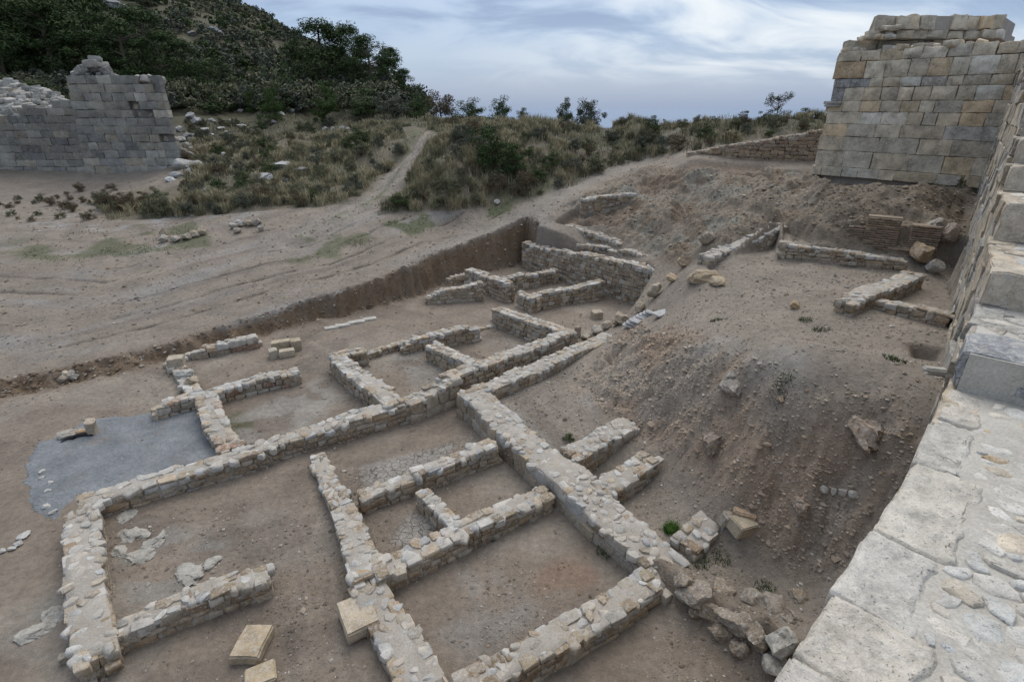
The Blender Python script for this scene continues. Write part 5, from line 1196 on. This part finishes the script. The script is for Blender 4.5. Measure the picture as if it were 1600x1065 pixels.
# grasses
def blades(name,x,y,h,w,cols,rs,lean=.45):
    n=len(x); z=hz(x,y); a=rs.uniform(0,6.28,n); d=np.stack([np.cos(a),np.sin(a),np.zeros(n)],-1); u=np.stack([-np.sin(a),np.cos(a),np.zeros(n)],-1); b=np.stack([x,y,z-.02],-1); l=rs.uniform(.05,lean,n)
    m=b+np.stack([d[:,0]*l*h*.35,d[:,1]*l*h*.35,h*.6],-1); t=b+np.stack([d[:,0]*l*h*1.1,d[:,1]*l*h*1.1,h],-1)
    V=np.stack([b-u*w[:,None]*.5,b+u*w[:,None]*.5,m+u*w[:,None]*.4,m-u*w[:,None]*.4,t],1).reshape(-1,3); k=np.arange(n)*5
    Q_=np.stack([k,k+1,k+2,k+3],-1); T_=np.stack([k+3,k+2,k+4],-1); return link(name,mesh_np(name,V,[Q_,T_],M_GRASS,False,np.repeat(cols,5,0)),kind='stuff')
rs=np.random.RandomState(23)
x,y,r=scatter_polar(380000,19,60,rs,47); X2,Y2,Z2=proj(np.stack([x,y,hz(x,y)],-1)); td_=cell(TD,x,y); cl_=fbm(x*1.3,y*1.3,3,501)
vv=(inpoly(X2,Y2,vegL+[])|inpoly(X2,Y2,vegR)|inpoly(X2,Y2,[(290,200),(290,150),(690,165),(690,215),(560,230)])|inpoly(X2,Y2,[(660,215),(690,150),(1300,150),(1290,205),(1080,236),(900,250)]))&(td_>1.2)
k=vv&(rs.rand(len(x))<np.clip(.35+1.4*cl_,.10,1)*.9); x,y,r=x[k],y[k],r[k]; n=len(x)
tall=sstep(fbm(x*.6,y*.6,3,502),-.05,.3); h=rs.uniform(.08,.24,n)*(1+tall*1.1); mixg=rs.rand(n)+(tall-.5)*.5+fbm(x*.35,y*.35,2,503)*1.2
cs_=np.where((mixg>.42)[:,None],np.array([.34,.295,.19]),np.where((mixg>.1)[:,None],np.array([.22,.195,.13]),np.array([.11,.11,.06])))*rs.uniform(.7,1.3,(n,1))
blades('dry_grass',x,y,h,rs.uniform(.014,.032,n)*(r/26),cs_,rs)
tx,ty,tr=scatter_polar(9000,19,52,rs,46); X2,Y2,Z2=proj(np.stack([tx,ty,hz(tx,ty)],-1)); k=(inpoly(X2,Y2,vegL)|inpoly(X2,Y2,vegR)|inpoly(X2,Y2,[(290,200),(290,160),(690,165),(690,215),(560,230)])|inpoly(X2,Y2,[(660,215),(690,150),(1300,150),(1290,205),(1080,236),(900,250)]))&(cell(TD,tx,ty)>1.3)&(fbm(tx*.5,ty*.5,3,521)>-.12); tx,ty,tr=tx[k][:1500],ty[k][:1500],tr[k][:1500]
m_=80; n=len(tx); q=rs.rand(n,m_)**.5*rs.uniform(.10,.30,(n,1)); a=rs.uniform(0,6.28,(n,m_)); tone=rs.rand(n,1,1); base=np.where(tone>.35,np.array([.37,.325,.21]),np.array([.20,.19,.12])); cc=(base*rs.uniform(.65,1.3,(n,m_,1))).reshape(-1,3); hh=(rs.uniform(.30,.75,(n,1))*rs.uniform(.6,1.1,(n,m_))).ravel()
blades('dry_grass',(tx[:,None]+np.cos(a)*q).ravel(),(ty[:,None]+np.sin(a)*q).ravel(),hh,np.full(n*m_,.016)*np.repeat(tr,m_)/24,cc,rs,.75)
x,y,r=scatter_polar(90000,12,34,rs,48); X2,Y2,_=proj(np.stack([x,y,hz(x,y)],-1))
g1=inpoly(X2,Y2,[(595,350),(640,335),(760,325),(800,318),(800,330),(720,350),(640,368)])|inpoly(X2,Y2,[(440,410),(480,375),(600,362),(580,395),(500,412)])|inpoly(X2,Y2,[(0,400),(10,380),(80,365),(150,345),(320,335),(330,385),(230,395),(120,412)])|inpoly(X2,Y2,[(350,480),(420,420),(440,430),(390,470)])
k=g1&(fbm(x*.9,y*.9,4,511)>.02); x,y,r=x[k],y[k],r[k]; n=len(x)
blades('green_grass',x,y,rs.uniform(.03,.09,n),rs.uniform(.015,.03,n)*(r/22),np.array([.075,.095,.04])*rs.uniform(.6,1.35,(n,1)),rs,.8)
def tuft(label,px_,py_,rad,hh,n,col,name='grass_tuft'):
    g=gp(px_,py_); a=rs.uniform(0,6.28,n); q=rs.rand(n)**.6*rad; o=blades(name,g[0]+np.cos(a)*q,g[1]+np.sin(a)*q,rs.uniform(.5,1,n)*hh,np.full(n,.012),np.array(col)*rs.uniform(.6,1.4,(n,1)),rs,1.0); del o['kind']; set_thing(o,label,'grass tuft'); return o
tuft('bright green grass tuft against the stub wall',1048,828,.13,.16,420,(.075,.14,.03))
for lb,px_,py_ in [('thin green tuft on the plateau above the mound crest',1281,516,),('sparse tuft on the plateau nearest the fortress wall hole',1397,562),('sparse tuft on the plateau left of the thin green tuft',1258,500),('tiny tuft on the spoil mound shoulder',1222,602),('small tuft right of the stone slab at the tile row',1118,501),('dark weeds at the foot of the white topped alley wall',1095,880),('small weeds on the low ground beside the collapsed wall line',1125,872),('weeds along the low ground nearest the walkway edge',1195,918),('weeds at the join of the lowest cross wall and the widest wall',1010,930),('weeds at the corner of the lower room under the widest wall',945,862),('weeds beside the near basin wall',765,838),('weeds in the narrow gap between the parallel stub walls',925,725)]:
    tuft(lb,px_,py_,.16,.10,110,(.06,.085,.035),'weed_tuft')
